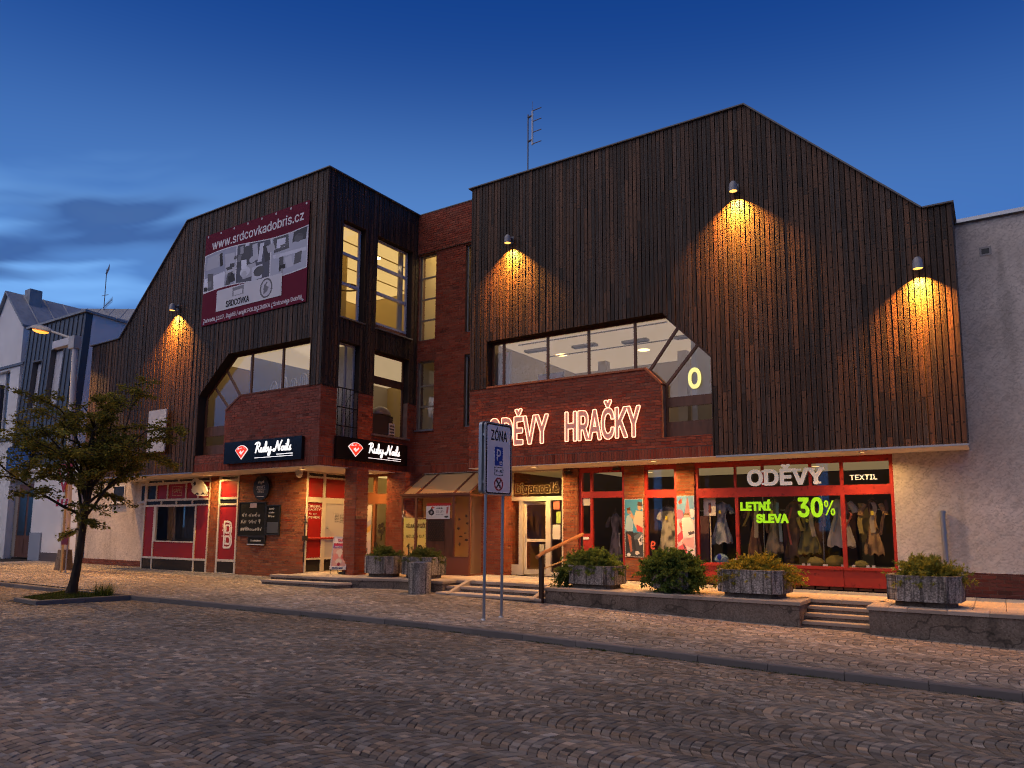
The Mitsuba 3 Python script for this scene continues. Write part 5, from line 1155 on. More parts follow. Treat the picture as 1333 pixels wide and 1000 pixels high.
lbn = thing('litter_bin', 'round grey concrete litter bin against the terrace wall', 'litter bin')
zb_ = float(zp(-12.5, -2.85))
add(lbn + '__body', lathe([(0.0, 0), (0.285, 0), (0.29, 0.02), (0.29, 0.76), (0.275, 0.785), (0.235, 0.785), (0.23, 0.5), (0, 0.5)], (-12.48, -2.62, zb_), 26), 'aggregate', smooth=40)
add(lbn + '__liner', lathe([(0.228, 0.5), (0.228, 0.80), (0.222, 0.80), (0.222, 0.5)], (-12.48, -2.62, zb_), 22), 'metal')

hr = thing('handrail', 'brown wooden handrail with a dark post beside the entrance steps', 'handrail')
zh = float(zp(-8.95, -2.45))
add(hr + '__post', box(-9.02, -8.93, -2.44, -2.36, zh, 0.74), 'paint', (0.035, 0.02, 0.014))
add(hr + '__post', box(-9.24, -9.19, 0.02, 0.07, 0.0, 1.16), 'paint', (0.035, 0.02, 0.014))
rail = tube([(-8.96, -2.62, 0.70), (-9.0, -2.3, 0.79), (-9.22, 0.10, 1.22)], 0.045, 8)
add(hr + '__rail', rail, 'paint', (0.36, 0.15, 0.06))
add(hr + '__lower_rail', tube([(-8.98, -2.36, 0.42), (-9.2, 0.03, 0.72)], 0.018, 6), 'paint', (0.3, 0.17, 0.09))

ab = thing('sandwich_board', 'red and white ice cream board with a photograph on the step by the cafe', 'sign')
AF = Frame((-16.36, -2.10, 0.02), (0.96, 0.28, 0)); tl = 0.20
def lean(m):   # tilted back about its foot
    m = m.copy(); m.vertices[:, 2] *= 1.0; m.vertices[:, :2] -= AF.N[:2] * (m.vertices[:, 2:3] * tl); return m
add(ab + '__panel', lean(AF.box(0, .50, .14, 1.06, -.02, 0.0)), 'paint', (0.62, 0.58, 0.56))
prt = [(sbox(.02, .88, .48, 1.04), (0.62, 0.54, 0.52)), (sbox(.02, .80, .48, .88), (0.42, 0.02, 0.05)), (sbox(.02, .74, .48, .81), (0.3, .08, .22)), (sbox(.02, .22, .48, .74), (0.58, 0.30, 0.24)), (blob(.26, .60, .13, .11), (0.66, 0.50, 0.36)), (blob(.38, .5, .08, .09), (0.55, 0.12, 0.10)), (blob(.13, .48, .09, .1), (0.62, 0.22, 0.17)), (blob(.25, .36, .11, .08), (0.62, 0.48, .36)), (blob(.26, .28, .05, .05), (0.3, 0.02, 0.03)), (sbox(.02, .16, .48, .22), (0.6, .56, .54)), (sbox(.06, .155, .42, .19), (0.03, 0.04, 0.12)), (place_text('CAFÉ', .14, .93, .36, .07, True), (0.45, 0.03, 0.04)), (place_text('ZMRZLINA', .06, .755, .44, .04, True), (0.6, .5, .5))]
vs, cs = [], []
for i, (g, c) in enumerate(prt):
    m = AF.plate(g, -.001, 0.002 + .001 * i); vs.append(m); cs.append(np.tile(c, (len(m.vertices), 1)))
add(ab + '__print', lean(cat(vs)), 'paint', np.vstack(cs))
add(ab + '__frame', lean(cat([AF.plate(sbox(-.015, .125, .515, 1.075).difference(sbox(.005, .145, .495, 1.055)), -.03, .012)])), 'paint', (0.5, 0.48, 0.46))
add(ab + '__leg', cat([tube([AF.pts([(s, 1.0, -.22)])[0], AF.pts([(s, 0, -.42)])[0]], .012, 5) for s in (.03, .47)] + [tube([AF.pts([(s, .14, -.03)])[0], AF.pts([(s, 0, 0)])[0]], .012, 5) for s in (.03, .47)]), 'paint', (.04, .04, .04))
add(ab + '__foot', AF.box(.28, .48, .0, .06, -.40, -.02), 'paint', (.02, .02, .02))

dp = thing('downpipe', 'grey metal downpipe on the roughcast wall behind the right planter', 'pipe')
add(dp + '__pipe', tube([(-1.00, 1.10, 0.02), (-1.03, 1.10, 1.80)], 0.052, 14), 'metal', smooth=40)
add(dp + '__collar', cat([tube([(-1.018, 1.10, z), (-1.02, 1.10, z + .05)], 0.062, 14) for z in (0.5, 1.3, 1.74)]), 'metal')

# street lamp
sl_ = thing('street_lamp', 'pale tall street lamp with glowing orange head behind the tree', 'street lamp')
zl = float(zp(-28.2, -3.8))
LP = lambda z: (-28.22 - 0.052 * (z - zl), -3.8, z)
foot = octo(-28.22, -3.8, .52, .52, .10); f2 = octo(-28.22, -3.8, .38, .38, .08)
mm = trimesh.convex.convex_hull(np.array([(x, y, zl - .03) for x, y in foot.exterior.coords] + [(x, y, zl + .72) for x, y in f2.exterior.coords]))
add(sl_ + '__base', mm, 'concrete')
zz = [zl + .7, 3.0, 3.02, 8.1]
add(sl_ + '__pole', tube([LP(z) for z in zz], [.15, .14, .12, .10], 16), 'paint', (0.55, 0.53, 0.50), smooth=40)
add(sl_ + '__box', box(-30.25, -28.95, -3.90, -3.70, 8.17, 8.45), 'paint', (0.60, 0.58, 0.56))
add(sl_ + '__head_bracket', box(-28.92, -28.50, -3.94, -3.66, 7.98, 8.46), 'paint', (0.45, 0.42, 0.38))
hd = np.array([-31.25, -3.9, 9.02])
add(sl_ + '__arm', tube([(-28.75, -3.8, 8.35), (-29.9, -3.83, 8.72), (-30.6, -3.86, 8.93)], 0.045, 8), 'paint', (0.5, 0.45, 0.36))
hs = trimesh.creation.icosphere(3, 1.0); hs.vertices[:, 2] = np.where(hs.vertices[:, 2] < 0, hs.vertices[:, 2] * .22, hs.vertices[:, 2])
hs.apply_scale([.80, .26, .17]); hs.apply_transform(trimesh.transformations.rotation_matrix(math.radians(14), [0, 1, 0])); hs.apply_translation(hd + [0, 0, .06])
add(sl_ + '__hood', hs, 'paint', (0.42, 0.36, 0.28), smooth=True)
ln = trimesh.creation.icosphere(3, 1.0); ln.vertices[:, 2] = np.minimum(ln.vertices[:, 2], 0.0)
ln.apply_scale([.58, .2, .12]); ln.apply_transform(trimesh.transformations.rotation_matrix(math.radians(14), [0, 1, 0])); ln.apply_translation(hd + [-.08, 0, .03])
add(sl_ + '__lens', ln, 'paint', (.9, .7, .4), smooth=True, emit=(2.4, 0.66, 0.06))
spot('street_lamp_beam', hd + [0, 0, -.16], hd + [1.6, -3.2, -6], np.array([1.0, 0.47, 0.12]) * 430, 60, 36, sw=4.5)

gw = thing('give_way_sign', 'red and white give way triangle on a yellowish post behind the trunk', 'traffic sign')
GF = yframe(-4.6); gx0, gzz = -26.9, float(zp(-26.9, -4.5))
add(gw + '__post', tube([(gx0, -4.5, gzz), (gx0 - .12, -4.5, 3.7)], .04, 10), 'paint', (0.42, 0.32, 0.16))
tri = Polygon([(gx0 - .55, 3.45), (gx0 + .45, 3.45), (gx0 - .05, 2.55)]).buffer(.04)
add(gw + '__panel', GF.plate(tri, 0, .02), 'paint', (0.36, 0.02, 0.025)); add(gw + '__face', GF.plate(tri.buffer(-.13), .02, .024), 'paint', (0.55, .53, .53))
s2 = thing('small_sign', 'small dark red sign plate low behind the tree trunk', 'traffic sign')
add(s2 + '__plate', GF.plate(sbox(gx0 + .10, .72, gx0 + .52, 1.12), .0, .02), 'paint', (0.16, 0.02, 0.03)); add(s2 + '__post', tube([(gx0 + .3, -4.5, gzz), (gx0 + .3, -4.5, 1.1)], .025, 8), 'metal')
bo = thing('warning_board', 'red and white chevron board below the give way sign', 'traffic sign')
add(bo + '__panel', GF.plate(sbox(gx0 - .52, 2.02, gx0 + .36, 2.28), .0, .02), 'paint', (0.55, .5, .5))
for i in range(3): add(bo + '__stripe', GF.plate(Polygon([(gx0 - .48 + .3 * i, 2.03), (gx0 - .33 + .3 * i, 2.03), (gx0 - .26 + .3 * i, 2.27), (gx0 - .41 + .3 * i, 2.27)]), .02, .024), 'paint', (0.36, .02, .03))

# aerials
def aerial(label, x, y, z0, z1, kind):
    k = thing('aerial', label, 'antenna')
    add(k + '__mast', tube([(x, y, z0), (x, y, z1)], .026, 8), 'paint', (0.14, 0.13, 0.13))
    if kind == 0:
        add(k + '__tube', tube([(x + .22, y - .05, z1 - 1.25), (x + .22, y - .05, z1 + .05)], .034, 8), 'paint', (0.55, 0.54, 0.54))
        add(k + '__clamp', cat([tube([(x, y, z), (x + .22, y - .05, z)], .035, 6) for z in (z1 - .12, z1 - 1.05)]), 'paint', (.1, .09, .09))
        for z in (z1 + .05, z1 - .36, z1 - .78, z1 - 1.22): add(k + '__dipole', tube([(x + .2, y - .05, z), (x + .62, y - .1, z - .02)], .018, 5), 'paint', (.22, .16, .14))
        add(k + '__whip', tube([(x + .22, y - .05, z1), (x + .22, y - .05, z1 + .42)], .01, 4), 'paint', (.3, .28, .28))
        add(k + '__stay', tube([(x, y, z0 + .75), (x + .75, y - .3, z0 + .55)], .02, 5), 'paint', (.3, .2, .16))
    else:
        add(k + '__boom', cat([tube([(x - .1, y, z), (x + L, y - .4, z + .1)], .02, 5) for z, L in ((z1 - .25, 1.1), (z0 + .95, 1.7))] + [tube([(x - .35, y, z0 + 1.75), (x + .4, y, z0 + 1.7)], .02, 5)]), 'paint', (.2, .2, .21))
        for z, L in ((z1 - .25, 1.1), (z0 + .95, 1.7)):
            for t in np.linspace(.15, 1, 8): add(k + '__element', tube([(x + L * t, y - .4 * t, z + .1 * t - .18), (x + L * t, y - .4 * t, z + .1 * t + .18)], .012, 4), 'paint', (.28, .28, .3))
aerial('thin aerial with short dipoles on the roof of the right wing', -13.45, 4.0, 11.6, 16.35, 0)
aerial('television aerial with long booms on the far grey roof at the left', -45.95, 5.8, 14.0, 17.4, 1)

# ------------------------------------------------------------------ tree
tr = thing('street_tree', 'young spreading street tree with leaning trunk in the kerbed pit', 'tree')
r = np.random.default_rng(31)
zt = float(zp(-19.2, -7.8)) - 0.05; TB = np.array([-19.22, -7.86, zt])
TT = TB + np.array([0.42, 0.05, 2.55])
trunk = np.array([TB + (TT - TB) * t + np.array([0.05 * math.sin(t * 5), 0, 0]) for t in np.linspace(0, 1, 9)])
add(tr + '__trunk', tube(trunk, np.array([.15, .105, .095, .088, .083, .08, .078, .076, .078]), 14), 'bark', smooth=50)
limbs, leaves, lc = [], [], []
def branch(p, d, L, rad, lev):
    n = 7; path = [np.array(p)]; dd = np.array(d, float)
    for i in range(n):
        dd = dd + r.normal(0, .13, 3) + np.array([0, 0, (-0.05 if lev == 2 else -.02)]); dd /= np.linalg.norm(dd); path.append(path[-1] + dd * L / n)
    path = np.array(path); limbs.append(tube(path, np.linspace(rad, rad * .35, n + 1), 6 if lev < 2 else 4, False))
    if lev < 2:
        for _ in range(6 if lev == 0 else 5):
            t = r.integers(2, n + 1); a = r.random() * 6.28
            nd = dd * .75 + np.array([math.cos(a), math.sin(a), .10]) * .8; nd[2] *= .65; branch(path[t], nd / np.linalg.norm(nd), L * (.38 + .22 * r.random()), rad * .48, lev + 1)
    if lev >= 1:
        m = int(L * (112 if lev == 2 else 50))
        tt = r.random(m) * .9 + .1; q = path[np.minimum((tt * n).astype(int), n)] + r.normal(0, .055, (m, 3)) * [1, 1, .7]
        leaves.append(q); lc.append(np.repeat(np.exp(r.normal(0, .22)), m))
for i in range(11):
    a = i * 6.283 / 11 + r.normal(0, .2); el = [0.55, 1.15, 0.85, 1.35][i % 4] + r.normal(0, .08)
    st = trunk[-1 - (i % 3)]; branch(st, (math.cos(a) * math.cos(el), math.sin(a) * math.cos(el), math.sin(el)), (2.2 + .5 * r.random() + 0.35 * (el > 1)) * (0.84 if math.cos(a) > .3 else 1.0), .040, 0)
branch(trunk[-1], (-.1, 0, 1), 1.9, .07, 0); branch(trunk[5], (-.9, -.3, .35), .75, .03, 1); branch(trunk[6], (1.0, -.2, -.05), .9, .03, 1)
add(tr + '__limbs', cat(limbs), 'bark')
P = np.concatenate(leaves); tone = np.concatenate(lc); n = len(P)
dr_ = r.normal(0, 1, (n, 3)) * [1, 1, .35] + [0, 0, -.28]; dr_ /= np.linalg.norm(dr_, axis=1, keepdims=True)
sd = np.cross(dr_, r.normal(0, 1, (n, 3)) * [.5, .5, 1.2]); sd /= np.linalg.norm(sd, axis=1, keepdims=True)
ll = .075 * (.6 + .8 * r.random((n, 1))); ww = ll * .33
q = np.stack([P, P + dr_ * ll * .45 - sd * ww, P + dr_ * ll, P + dr_ * ll * .45 + sd * ww], 1).reshape(-1, 3)
b = np.arange(n)[:, None] * 4
base = np.array([0.125, 0.135, 0.030]) + (np.array([0.32, 0.235, 0.038]) - np.array([0.125, 0.135, 0.030])) * (r.random((n, 1)) ** 2)
add(tr + '__foliage', trimesh.Trimesh(q, np.concatenate([b + [0, 1, 2], b + [0, 2, 3]]), process=False), 'leaf', np.repeat(base * tone[:, None], 4, 0))

# ------------------------------------------------------------------ neighbours
nb = thing('rendered_building', 'grey roughcast building adjoining the right end of the shops', 'building')
add(nb + '__wall', cat([box(-0.45, 14, 1.20, 1.6, 0.51, 8.12), box(-0.70, -0.45, 1.20, 1.45, 0.51, 3.3)]), 'stucco')
add(nb + '__wall_edge', box(-0.62, 14, 1.17, 1.20, 0.495, 0.515), 'stucco')
add(nb + '__roof_edge', box(-0.44, 14.1, 1.10, 9, 8.12, 8.2), 'metal')
add(nb + '__vent', cat([yframe(1.2).plate(sbox(-.02, 7.30, .20, 7.50).difference(sbox(.02, 7.34, .16, 7.46)), -.02, .012)]), 'paint', (.25, .24, .24)); add(nb + '__vent_opening', yframe(1.2).box(.02, .16, 7.34, 7.46, 0, .004), 'paint', (.02, .025, .03))

# dark clad house left of the timber wing, its front leaning back towards the eaves
dh = thing('clad_house', 'house with leaning dark metal clad upper floors and a pale blue side wall', 'building')
DHF = lambda x, z: (x, -1.25 + max(0.0, z - 3.9) * 0.05, z)
x0, x1 = -39.6, -34.1
zt_ = 11.0
wins = [(-38.6, -37.7, 6.9, 9.2), (-36.9, -35.7, 6.9, 9.6)]
sl0 = np.array(DHF(x0, 3.9)); up_ = np.array(DHF(x0, zt_)) - sl0; hgt = np.linalg.norm(up_); up_ /= hgt
class SFrame(Frame):
    def __init__(self): self.o = sl0.copy(); self.S = np.array([1.0, 0, 0]); self.Z = up_; self.N = np.cross(self.S, self.Z)
SFm = SFrame(); f0 = lambda z: (z - 3.9) / up_[2]
reg = sbox(0, 0, x1 - x0, hgt)
ops = unary_union([sbox(a - x0, f0(c), b - x0, f0(d)) for a, b, c, d in wins])
add(dh + '__front_cladding', SFm.plate(reg.difference(ops), -0.3, 0), 'paint', (0.055, 0.062, 0.075), label='dark leaning sheet metal front with standing seams')
for s in np.arange(0.2, x1 - x0, 0.42):
    g = sbox(s, 0.02, s + .03, hgt - .02).difference(ops.buffer(.02))
    for h in getattr(g, 'geoms', [g]): add(dh + '__seam', SFm.plate(h, 0.0, 0.035), 'paint', (0.05, 0.055, 0.068))
for (a, b, c, d) in wins:
    w = number(dh + '__window'); o = sbox(a - x0, f0(c), b - x0, f0(d))
    add(w + '__pane', SFm.plate(o, -.25, -.22), 'gloss', (0.10, 0.12, 0.15)); add(w + '__blind', SFm.plate(sbox(a - x0 + .04, f0(c) + .04, a - x0 + (b - a) * .55, f0(d) - .04), -.22, -.2), 'paint', (0.50, 0.50, 0.52)); add(w + '__surround', SFm.plate(o.buffer(.06, join_style='mitre').difference(o), -.22, .03), 'paint', (0.10, 0.09, 0.085))
sw = trimesh.convex.convex_hull(np.array([(x1 - .3 * k, DHF(0, z)[1] + .31, z) for k in (0, 1) for z in (3.9, zt_)] + [(x1 - .3 * k, -.9, z) for k in (0, 1) for z in (-.4, 3.9)] + [(x1 - .3 * k, 9, z) for k in (0, 1) for z in (-.4, 10.4)]))
add(dh + '__side_wall', sw, 'plaster')
rf_ = np.array([(x0 - .1, -1.0, zt_ + .02), (x1 + .12, -1.0, zt_ + .02), (x1 + .12, 9.2, 10.45), (x0 - .1, 9.2, 10.45)])
add(dh + '__roof', trimesh.convex.convex_hull(np.vstack([rf_, rf_ + [0, 0, .10]])), 'sheet')
add(dh + '__back_wall', cat([box(x0, x0 + .3, -.7, 9, 3.9, 9.6), box(x0, x1 - .31, 8.8, 9.0, -.4, 9.6)]), 'plaster')
GF0 = yframe(-1.25)
gop = [sbox(-39.35, -.25, -36.85, 3.55)]
add(dh + '__ground_wall', GF0.plate(sbox(x0, -.5, -32.5, 3.88).difference(gop[0]), -.35, 0), 'plaster', label='pale blue rendered ground floor wall with a recessed dark door')
add(dh + '__side_extension', box(x1 + .002, -32.52, -.898, 6, -.4, 3.87), 'plaster')
add(dh + '__ledge', GF0.box(x0, -32.5, 3.88, 3.98, -.2, .10), 'plaster')
add(dh + '__plinth', cat([GF0.box(-36.8, -35.75, -.5, 1.05, .003, .06)]), 'paint', (0.28, 0.30, 0.34)); add(dh + '__plinth', GF0.box(-35.7, -32.5, -.5, .18, .003, .05), 'paint', (0.10, 0.075, 0.065))
dk = dh + '__door'
add(dk + '__leaf', GF0.box(-38.9, -37.0, -.1, 3.3, -.30, -.26), 'brownwood'); add(dk + '__leaf', GF0.box(-39.3, -38.92, -.1, 3.3, -.30, -.27), 'paint', (.25, .22, .19))
for a in (-38.75, -37.85): add(dk + '__pane', GF0.box(a, a + .7, .9, 3.0, -.26, -.25), 'gloss', (.018, .018, .02))
for a in (-38.75, -37.85): add(dk + '__panel', GF0.box(a, a + .7, .1, .75, -.26, -.245), 'brownwood')
add(dk + '__step', GF0.box(-39.4, -36.8, -.45, -.26, -.3, .12), 'plaster')
bs_ = thing('shop_sign', 'blue shop sign above the dark doorway at the far left', 'sign')
add(bs_ + '__panel', GF0.box(-39.35, -37.1, 3.95, 5.05, .12, .22), 'paint', (0.012, 0.05, 0.20)); lettering(bs_, GF0, strokes([[(-39.1, 4.3), (-38.9, 4.7), (-38.6, 4.3)], [(-38.4, 4.3), (-38.1, 4.65), (-37.9, 4.3), (-37.6, 4.6)], [(-39.1, 4.15), (-37.5, 4.15)]], .03), .221, .225, 'paint', (0.10, 0.22, 0.42), 'mark')
p2_ = thing('downpipe', 'dark drainpipe running up the pale house front at the far left', 'pipe')
add(p2_ + '__pipe', tube([(-40.35, -1.6, -.3), (-40.6, -1.5, 8.2)], .16, 10), 'paint', (0.05, 0.055, 0.065))
p3_ = thing('downpipe', 'thin pipe at the corner between the pale house and the roughcast wall', 'pipe')
add(p3_ + '__pipe', tube([(-32.2, -1.45, -.3), (-32.25, -1.45, 3.9)], .06, 8), 'paint', (.2, .19, .18)); add(p3_ + '__bracket', cat([box(-32.4, -31.6, -1.42, -1.36, 1.86, 1.92)]), 'metal')
pc_ = thing('corner_post', 'pale square corner pier left of the roughcast wall', 'pier'); add(pc_ + '__shaft', box(-32.95, -32.35, -1.45, -1.2, -.5, 3.8), 'plaster')

# white gabled house further left
wh = thing('gabled_house', 'white gabled house with grey sheet metal roof at the left edge', 'building')
xa, xb, ya, yb = -56.0, -41.0, 0.2, 14.0
ridge_z, eave_z, xm = 14.4, 11.2, -43.4
gab = Polygon([(-46.2, -.5), (-40.95, -.5), (-40.95, 11.55), (-43.08, 13.5), (-46.2, 8.9)])
WF = yframe(-0.6)
wo = [sbox(-43.9, 6.2, -42.0, 9.3), sbox(-44.5, .8, -43.6, 3.0)]
add(wh + '__front_wall', WF.plate(gab.difference(unary_union(wo)), -.4, 0), 'plaster')
for o in wo:
    w = number(wh + '__window'); add(w + '__pane', WF.plate(o, -.3, -.27), 'gloss', (0.10, 0.12, 0.15)); add(w + '__reveal', WF.box(o.bounds[0] + .05, o.bounds[0] + .95, o.bounds[1], o.bounds[3], -.27, -.2), 'plaster')
add(wh + '__string_course', WF.box(-46.2, -40.5, 9.42, 9.55, 0.0, .08), 'paint', (.10, .10, .11)); add(wh + '__string_course', WF.box(-46.2, -40.5, 5.6, 5.75, 0.0, .08), 'paint', (.12, .12, .13))
rp = np.array([(-43.08, -.75, 13.57), (-40.75, -.75, 11.4), (-40.75, 6.5, 11.4), (-43.08, 6.5, 13.57)])
add(wh + '__roof', trimesh.convex.convex_hull(np.vstack([rp, rp + [0.04, 0, .1]])), 'sheet')
rp2 = np.array([(-43.08, -.75, 13.57), (-46.4, -.75, 8.65), (-46.4, 6.5, 8.65), (-43.08, 6.5, 13.57)])
add(wh + '__roof', trimesh.convex.convex_hull(np.vstack([rp2, rp2 + [-0.04, 0, .1]])), 'sheet')
for y in np.arange(0.1, 6.5, 1.0): add(wh + '__roof_seam', tube([(-43.05, y, 13.68), (-40.73, y, 11.52)], .03, 4), 'sheet')
add(wh + '__chimney', box(-42.9, -42.3, .1, 0.7, 12.6, 13.9), 'sheet')
add(wh + '__body', cat([box(-46.1, -41.0, 6.0, 6.3, -.4, 8.8), box(-41.2, -40.96, -.19, 6.0, -.4, 11.3)]), 'plaster')

# long grey roof behind
gr = thing('far_house', 'house behind with a long grey standing seam roof', 'building')
GS = np.array([0.834, 0.552, 0.0]); GP = np.array([-0.552, 0.834, 0.0]); G_O = np.array([-46.0, 5.9, 0.0])
def gq(s_, p_, z_): return G_O + GS * s_ + GP * p_ + [0, 0, z_]
add(gr + '__wall', trimesh.convex.convex_hull(np.array([gq(s_, p_, z_) for s_ in (-4.5, 9) for p_ in (-3.2, 3.2) for z_ in (0, 11.4)])), 'plaster')
rq = np.array([gq(-4.8, -3.6, 11.2), gq(9.2, -3.6, 11.2), gq(9.2, 0, 14.8), gq(-4.8, 0, 14.8)])
add(gr + '__roof', trimesh.convex.convex_hull(np.vstack([rq, rq + [0, 0, .09]])), 'sheet')
rq2 = np.array([gq(-4.8, 3.6, 11.2), gq(9.2, 3.6, 11.2), gq(9.2, 0, 14.8), gq(-4.8, 0, 14.8)])
add(gr + '__roof', trimesh.convex.convex_hull(np.vstack([rq2, rq2 + [0, 0, .08]])), 'sheet')
for s_ in np.arange(-4.5, 9, .85): add(gr + '__roof_seam', tube([gq(s_, -3.6, 11.32), gq(s_, 0.02, 14.9)], .03, 4), 'sheet')

# ------------------------------------------------------------------ goods behind the glass
def dress(x, y, z0, h, w, cols, label, seed, sleeves=True, yellow=True):
    k = thing('dress', label, 'dress', None); r = np.random.default_rng(seed)
    prof = [(0, .60), (.12, .58), (.30, .46), (.48, .36), (.60, .27), (.68, .27), (.78, .36), (.90, .40), (.96, .30), (1.0, .13)]
    seg = 28; V, C = [], []
    a = np.arange(seg) * 2 * math.pi / seg; ph = r.random() * 6
    fine = np.interp(np.linspace(0, 1, 26), [p[0] for p in prof], [p[1] for p in prof])
    for i, t in enumerate(np.linspace(0, 1, 26)):
        rp_ = fine[i] ** (1.0 + .35 * ((seed * 7) % 3 - 1)) * w * .82 * (1 + .16 * (1 - t) * np.sin(a * (6 + seed % 4) + ph) * (t < .62) + .05 * np.sin(a * 2 + ph * 3 + t * 5))
        V.append(np.stack([x + rp_ * np.cos(a), y + .45 * rp_ * np.sin(a), z0 + h * t + .035 * (1 - t) ** 3 * np.sin(a * (6 + seed % 4) + ph + 1.2) + .02 * math.sin(seed) * np.cos(a)], -1))
        nz = meshkit.noise(np.stack([a * 2.2 + seed, np.full(seg, t * 9), np.full(seg, .5)], -1), seed)[:, None]
        nz = np.clip((nz - .42) * 6, 0, 1); C.append((np.array(cols[0]) * (1 - nz) + np.array(cols[1]) * nz) * .75)
    V, C = np.concatenate(V), np.concatenate(C); f = []
    for i in range(25):
        for j in range(seg):
            p, q = i * seg + j, i * seg + (j + 1) % seg; f += [[p, q, q + seg], [p, q + seg, p + seg]]
    add(k + '__cloth', trimesh.Trimesh(V, f, process=False), 'matte', C, smooth=True)
    add(k + '__hanger', cat([tube([(x - .2 * w, y, z0 + h * .985), (x, y, z0 + h * 1.04), (x + .2 * w, y, z0 + h * .985)], .012, 5), tube([(x, y, z0 + h * 1.03), (x, y, z0 + h * 1.12)], .008, 5)]), 'paint', (.12, .09, .06))
    if sleeves:
        for s in (-1, 1): add(k + '__sleeve', tube([(x + s * w * .33, y, z0 + h * .93), (x + s * w * .52, y - .02, z0 + h * .80), (x + s * w * .56, y - .02, z0 + h * .72)], [w * .12, w * .13, w * .14], 8), 'matte', np.array(cols[0]) * .75)
    if yellow: add(k + '__price_tag', box(x - .03, x + .03, y - .24 * w - .02, y - .24 * w - .012, z0 + h * .72, z0 + h * .80), 'paint', (0.5, 0.42, 0.04))
    return k
dress(-6.02, 1.72, 1.02, 1.05, .52, ((.10, .13, .19), (.34, .36, .42)), 'blue and white patterned dress in the left part of the big window', 1)
dress(-4.72, 1.75, 0.80, 1.32, .50, ((.28, .22, .15), (.10, .08, .06)), 'beige dress behind the words of the sale lettering', 2, sleeves=False)
dress(-3.92, 1.85, 0.80, 1.05, .42, ((.05, .05, .04), (.22, .19, .06)), 'dark dress with yellowish pattern under the number thirty', 3)
dress(-3.18, 1.78, 0.98, 1.12, .62, ((.42, .37, .33), (.34, .29, .26)), 'plain pale pleated dress beside the right mullion', 4, yellow=False)
dress(-2.46, 1.72, 0.82, 1.25, .48, ((.35, .22, .10), (.05, .03, .02)), 'brown leopard print dress in the right pane of the big window', 5)
dress(-7.48, 1.75, 0.70, 1.28, .48, ((.40, .37, .30), (.06, .06, .07)), 'black and white patterned dress in the middle red window', 6)
dress(-9.15, 1.95, 0.40, 1.40, .44, ((.10, .09, .10), (.26, .22, .24)), 'dim grey dress behind the red shop door', 7, yellow=False)
dress(-5.25, 1.95, 0.72, 1.30, .40, ((.16, .08, .06), (.10, .05, .04)), 'dark brown coat at the left of the wide pane', 8, yellow=False)
dress(-4.25, 2.0, 0.72, 1.35, .42, ((.20, .12, .08), (.12, .07, .05)), 'brown jacket hanging between the sale words', 9, yellow=False)
cl = thing('rail_of_clothes', 'rail of dark clothes at the back of the clothes shop', 'clothes', kind=None)
for i in range(18): add(cl + '__garment', box(-9.4 + .38 * i, -9.4 + .38 * i + .26, 3.2, 3.7, .5, 1.75 + .1 * (i % 3)), 'matte', np.array([.10, .07, .06]) * np.exp(np.random.default_rng(i).normal(0, .6)) * [1, .8 + .4 * (i % 2), .7 + .6 * (i % 3 == 0)])
add(cl + '__rail', tube([(-9.5, 3.45, 1.9), (-2.4, 3.45, 1.9)], .015, 6), 'metal')
st_ = thing('sign_stand', 'white card on a stick with a bottle picture left in the big window', 'sign')
add(st_ + '__card', box(-6.42, -6.10, 1.52, 1.53, 1.72, 2.18), 'paint', (.62, .57, .50)); add(st_ + '__mark', cat([box(-6.29, -6.22, 1.512, 1.519, 1.80, 2.06)]), 'paint', (.14, .04, .03)); add(st_ + '__stick', box(-6.27, -6.24, 1.53, 1.55, .52, 1.72), 'paint', (.4, .33, .24))
mk = thing('mannequin_stand', 'dark tailor stand with round foot between the dresses of the wide pane', 'stand')
for x in (-5.0, -3.6): add(mk + '__pole', tube([(x, 1.9, .53), (x, 1.9, 2.2)], .014, 6), 'metal'); add(mk + '__foot', lathe([(0, .03), (.16, .02), (.17, 0), (0, 0)], (x, 1.9, .525), 16), 'metal')
sc_ = thing('scarves', 'loose scarves and ribbons hanging in the wide shop pane', 'scarf', kind=None)
r = np.random.default_rng(12)
for i, x in enumerate(np.linspace(-5.38, -2.2, 13)):
    z0 = 2.08 - .2 * r.random(); pts = [(x + r.normal(0, .05), 1.62 + .06 * r.random(), z0 - t * (.5 + .5 * r.random())) for t in (0, .3, .6, 1.0)]
    L3 = smooth_line(pts, 4); wv = .018 + .035 * r.random(); col = np.array([(.20, .16, .05), (.26, .22, .17), (.10, .06, .04), (.16, .20, .24), (.24, .07, .05)][i % 5])
    v = np.concatenate([L3 - [wv, 0, 0], L3 + [wv, .02, 0]]); n = len(L3); f = [q for k in range(n - 1) for q in ([k, k + 1, n + k + 1], [k, n + k + 1, n + k])]
    add(sc_ + '__scarf', trimesh.Trimesh(v, f, process=False), 'matte', col)
for i, (x, c, s, lab) in enumerate([(-6.05, (.16, .24, .32), .17, 'blue folded bundle low in the left part of the big window'), (-5.62, (.5, .47, .42), .11, 'white shoe shape on the display floor of the big window'), (-3.75, (.20, .16, .05), .16, 'olive hat on the display floor under the number thirty'), (-3.3, (.16, .12, .03), .2, 'olive bag on the display floor left of the right mullion'), (-2.75, (.20, .17, .05), .12, 'small olive hat on the right display floor')]):
    k = thing('folded_garment', lab, 'garment'); m = trimesh.creation.icosphere(2, 1.0); m.vertices *= (1 + .25 * (meshkit.noise(m.vertices * 2.2 + i, i)[:, None] - .5)); m.apply_scale([s * 1.2, s * .8, s * .8]); m.apply_translation([x, 1.7, .52 + s * .5]); add(k + '__cloth', m, 'matte', c, smooth=True)
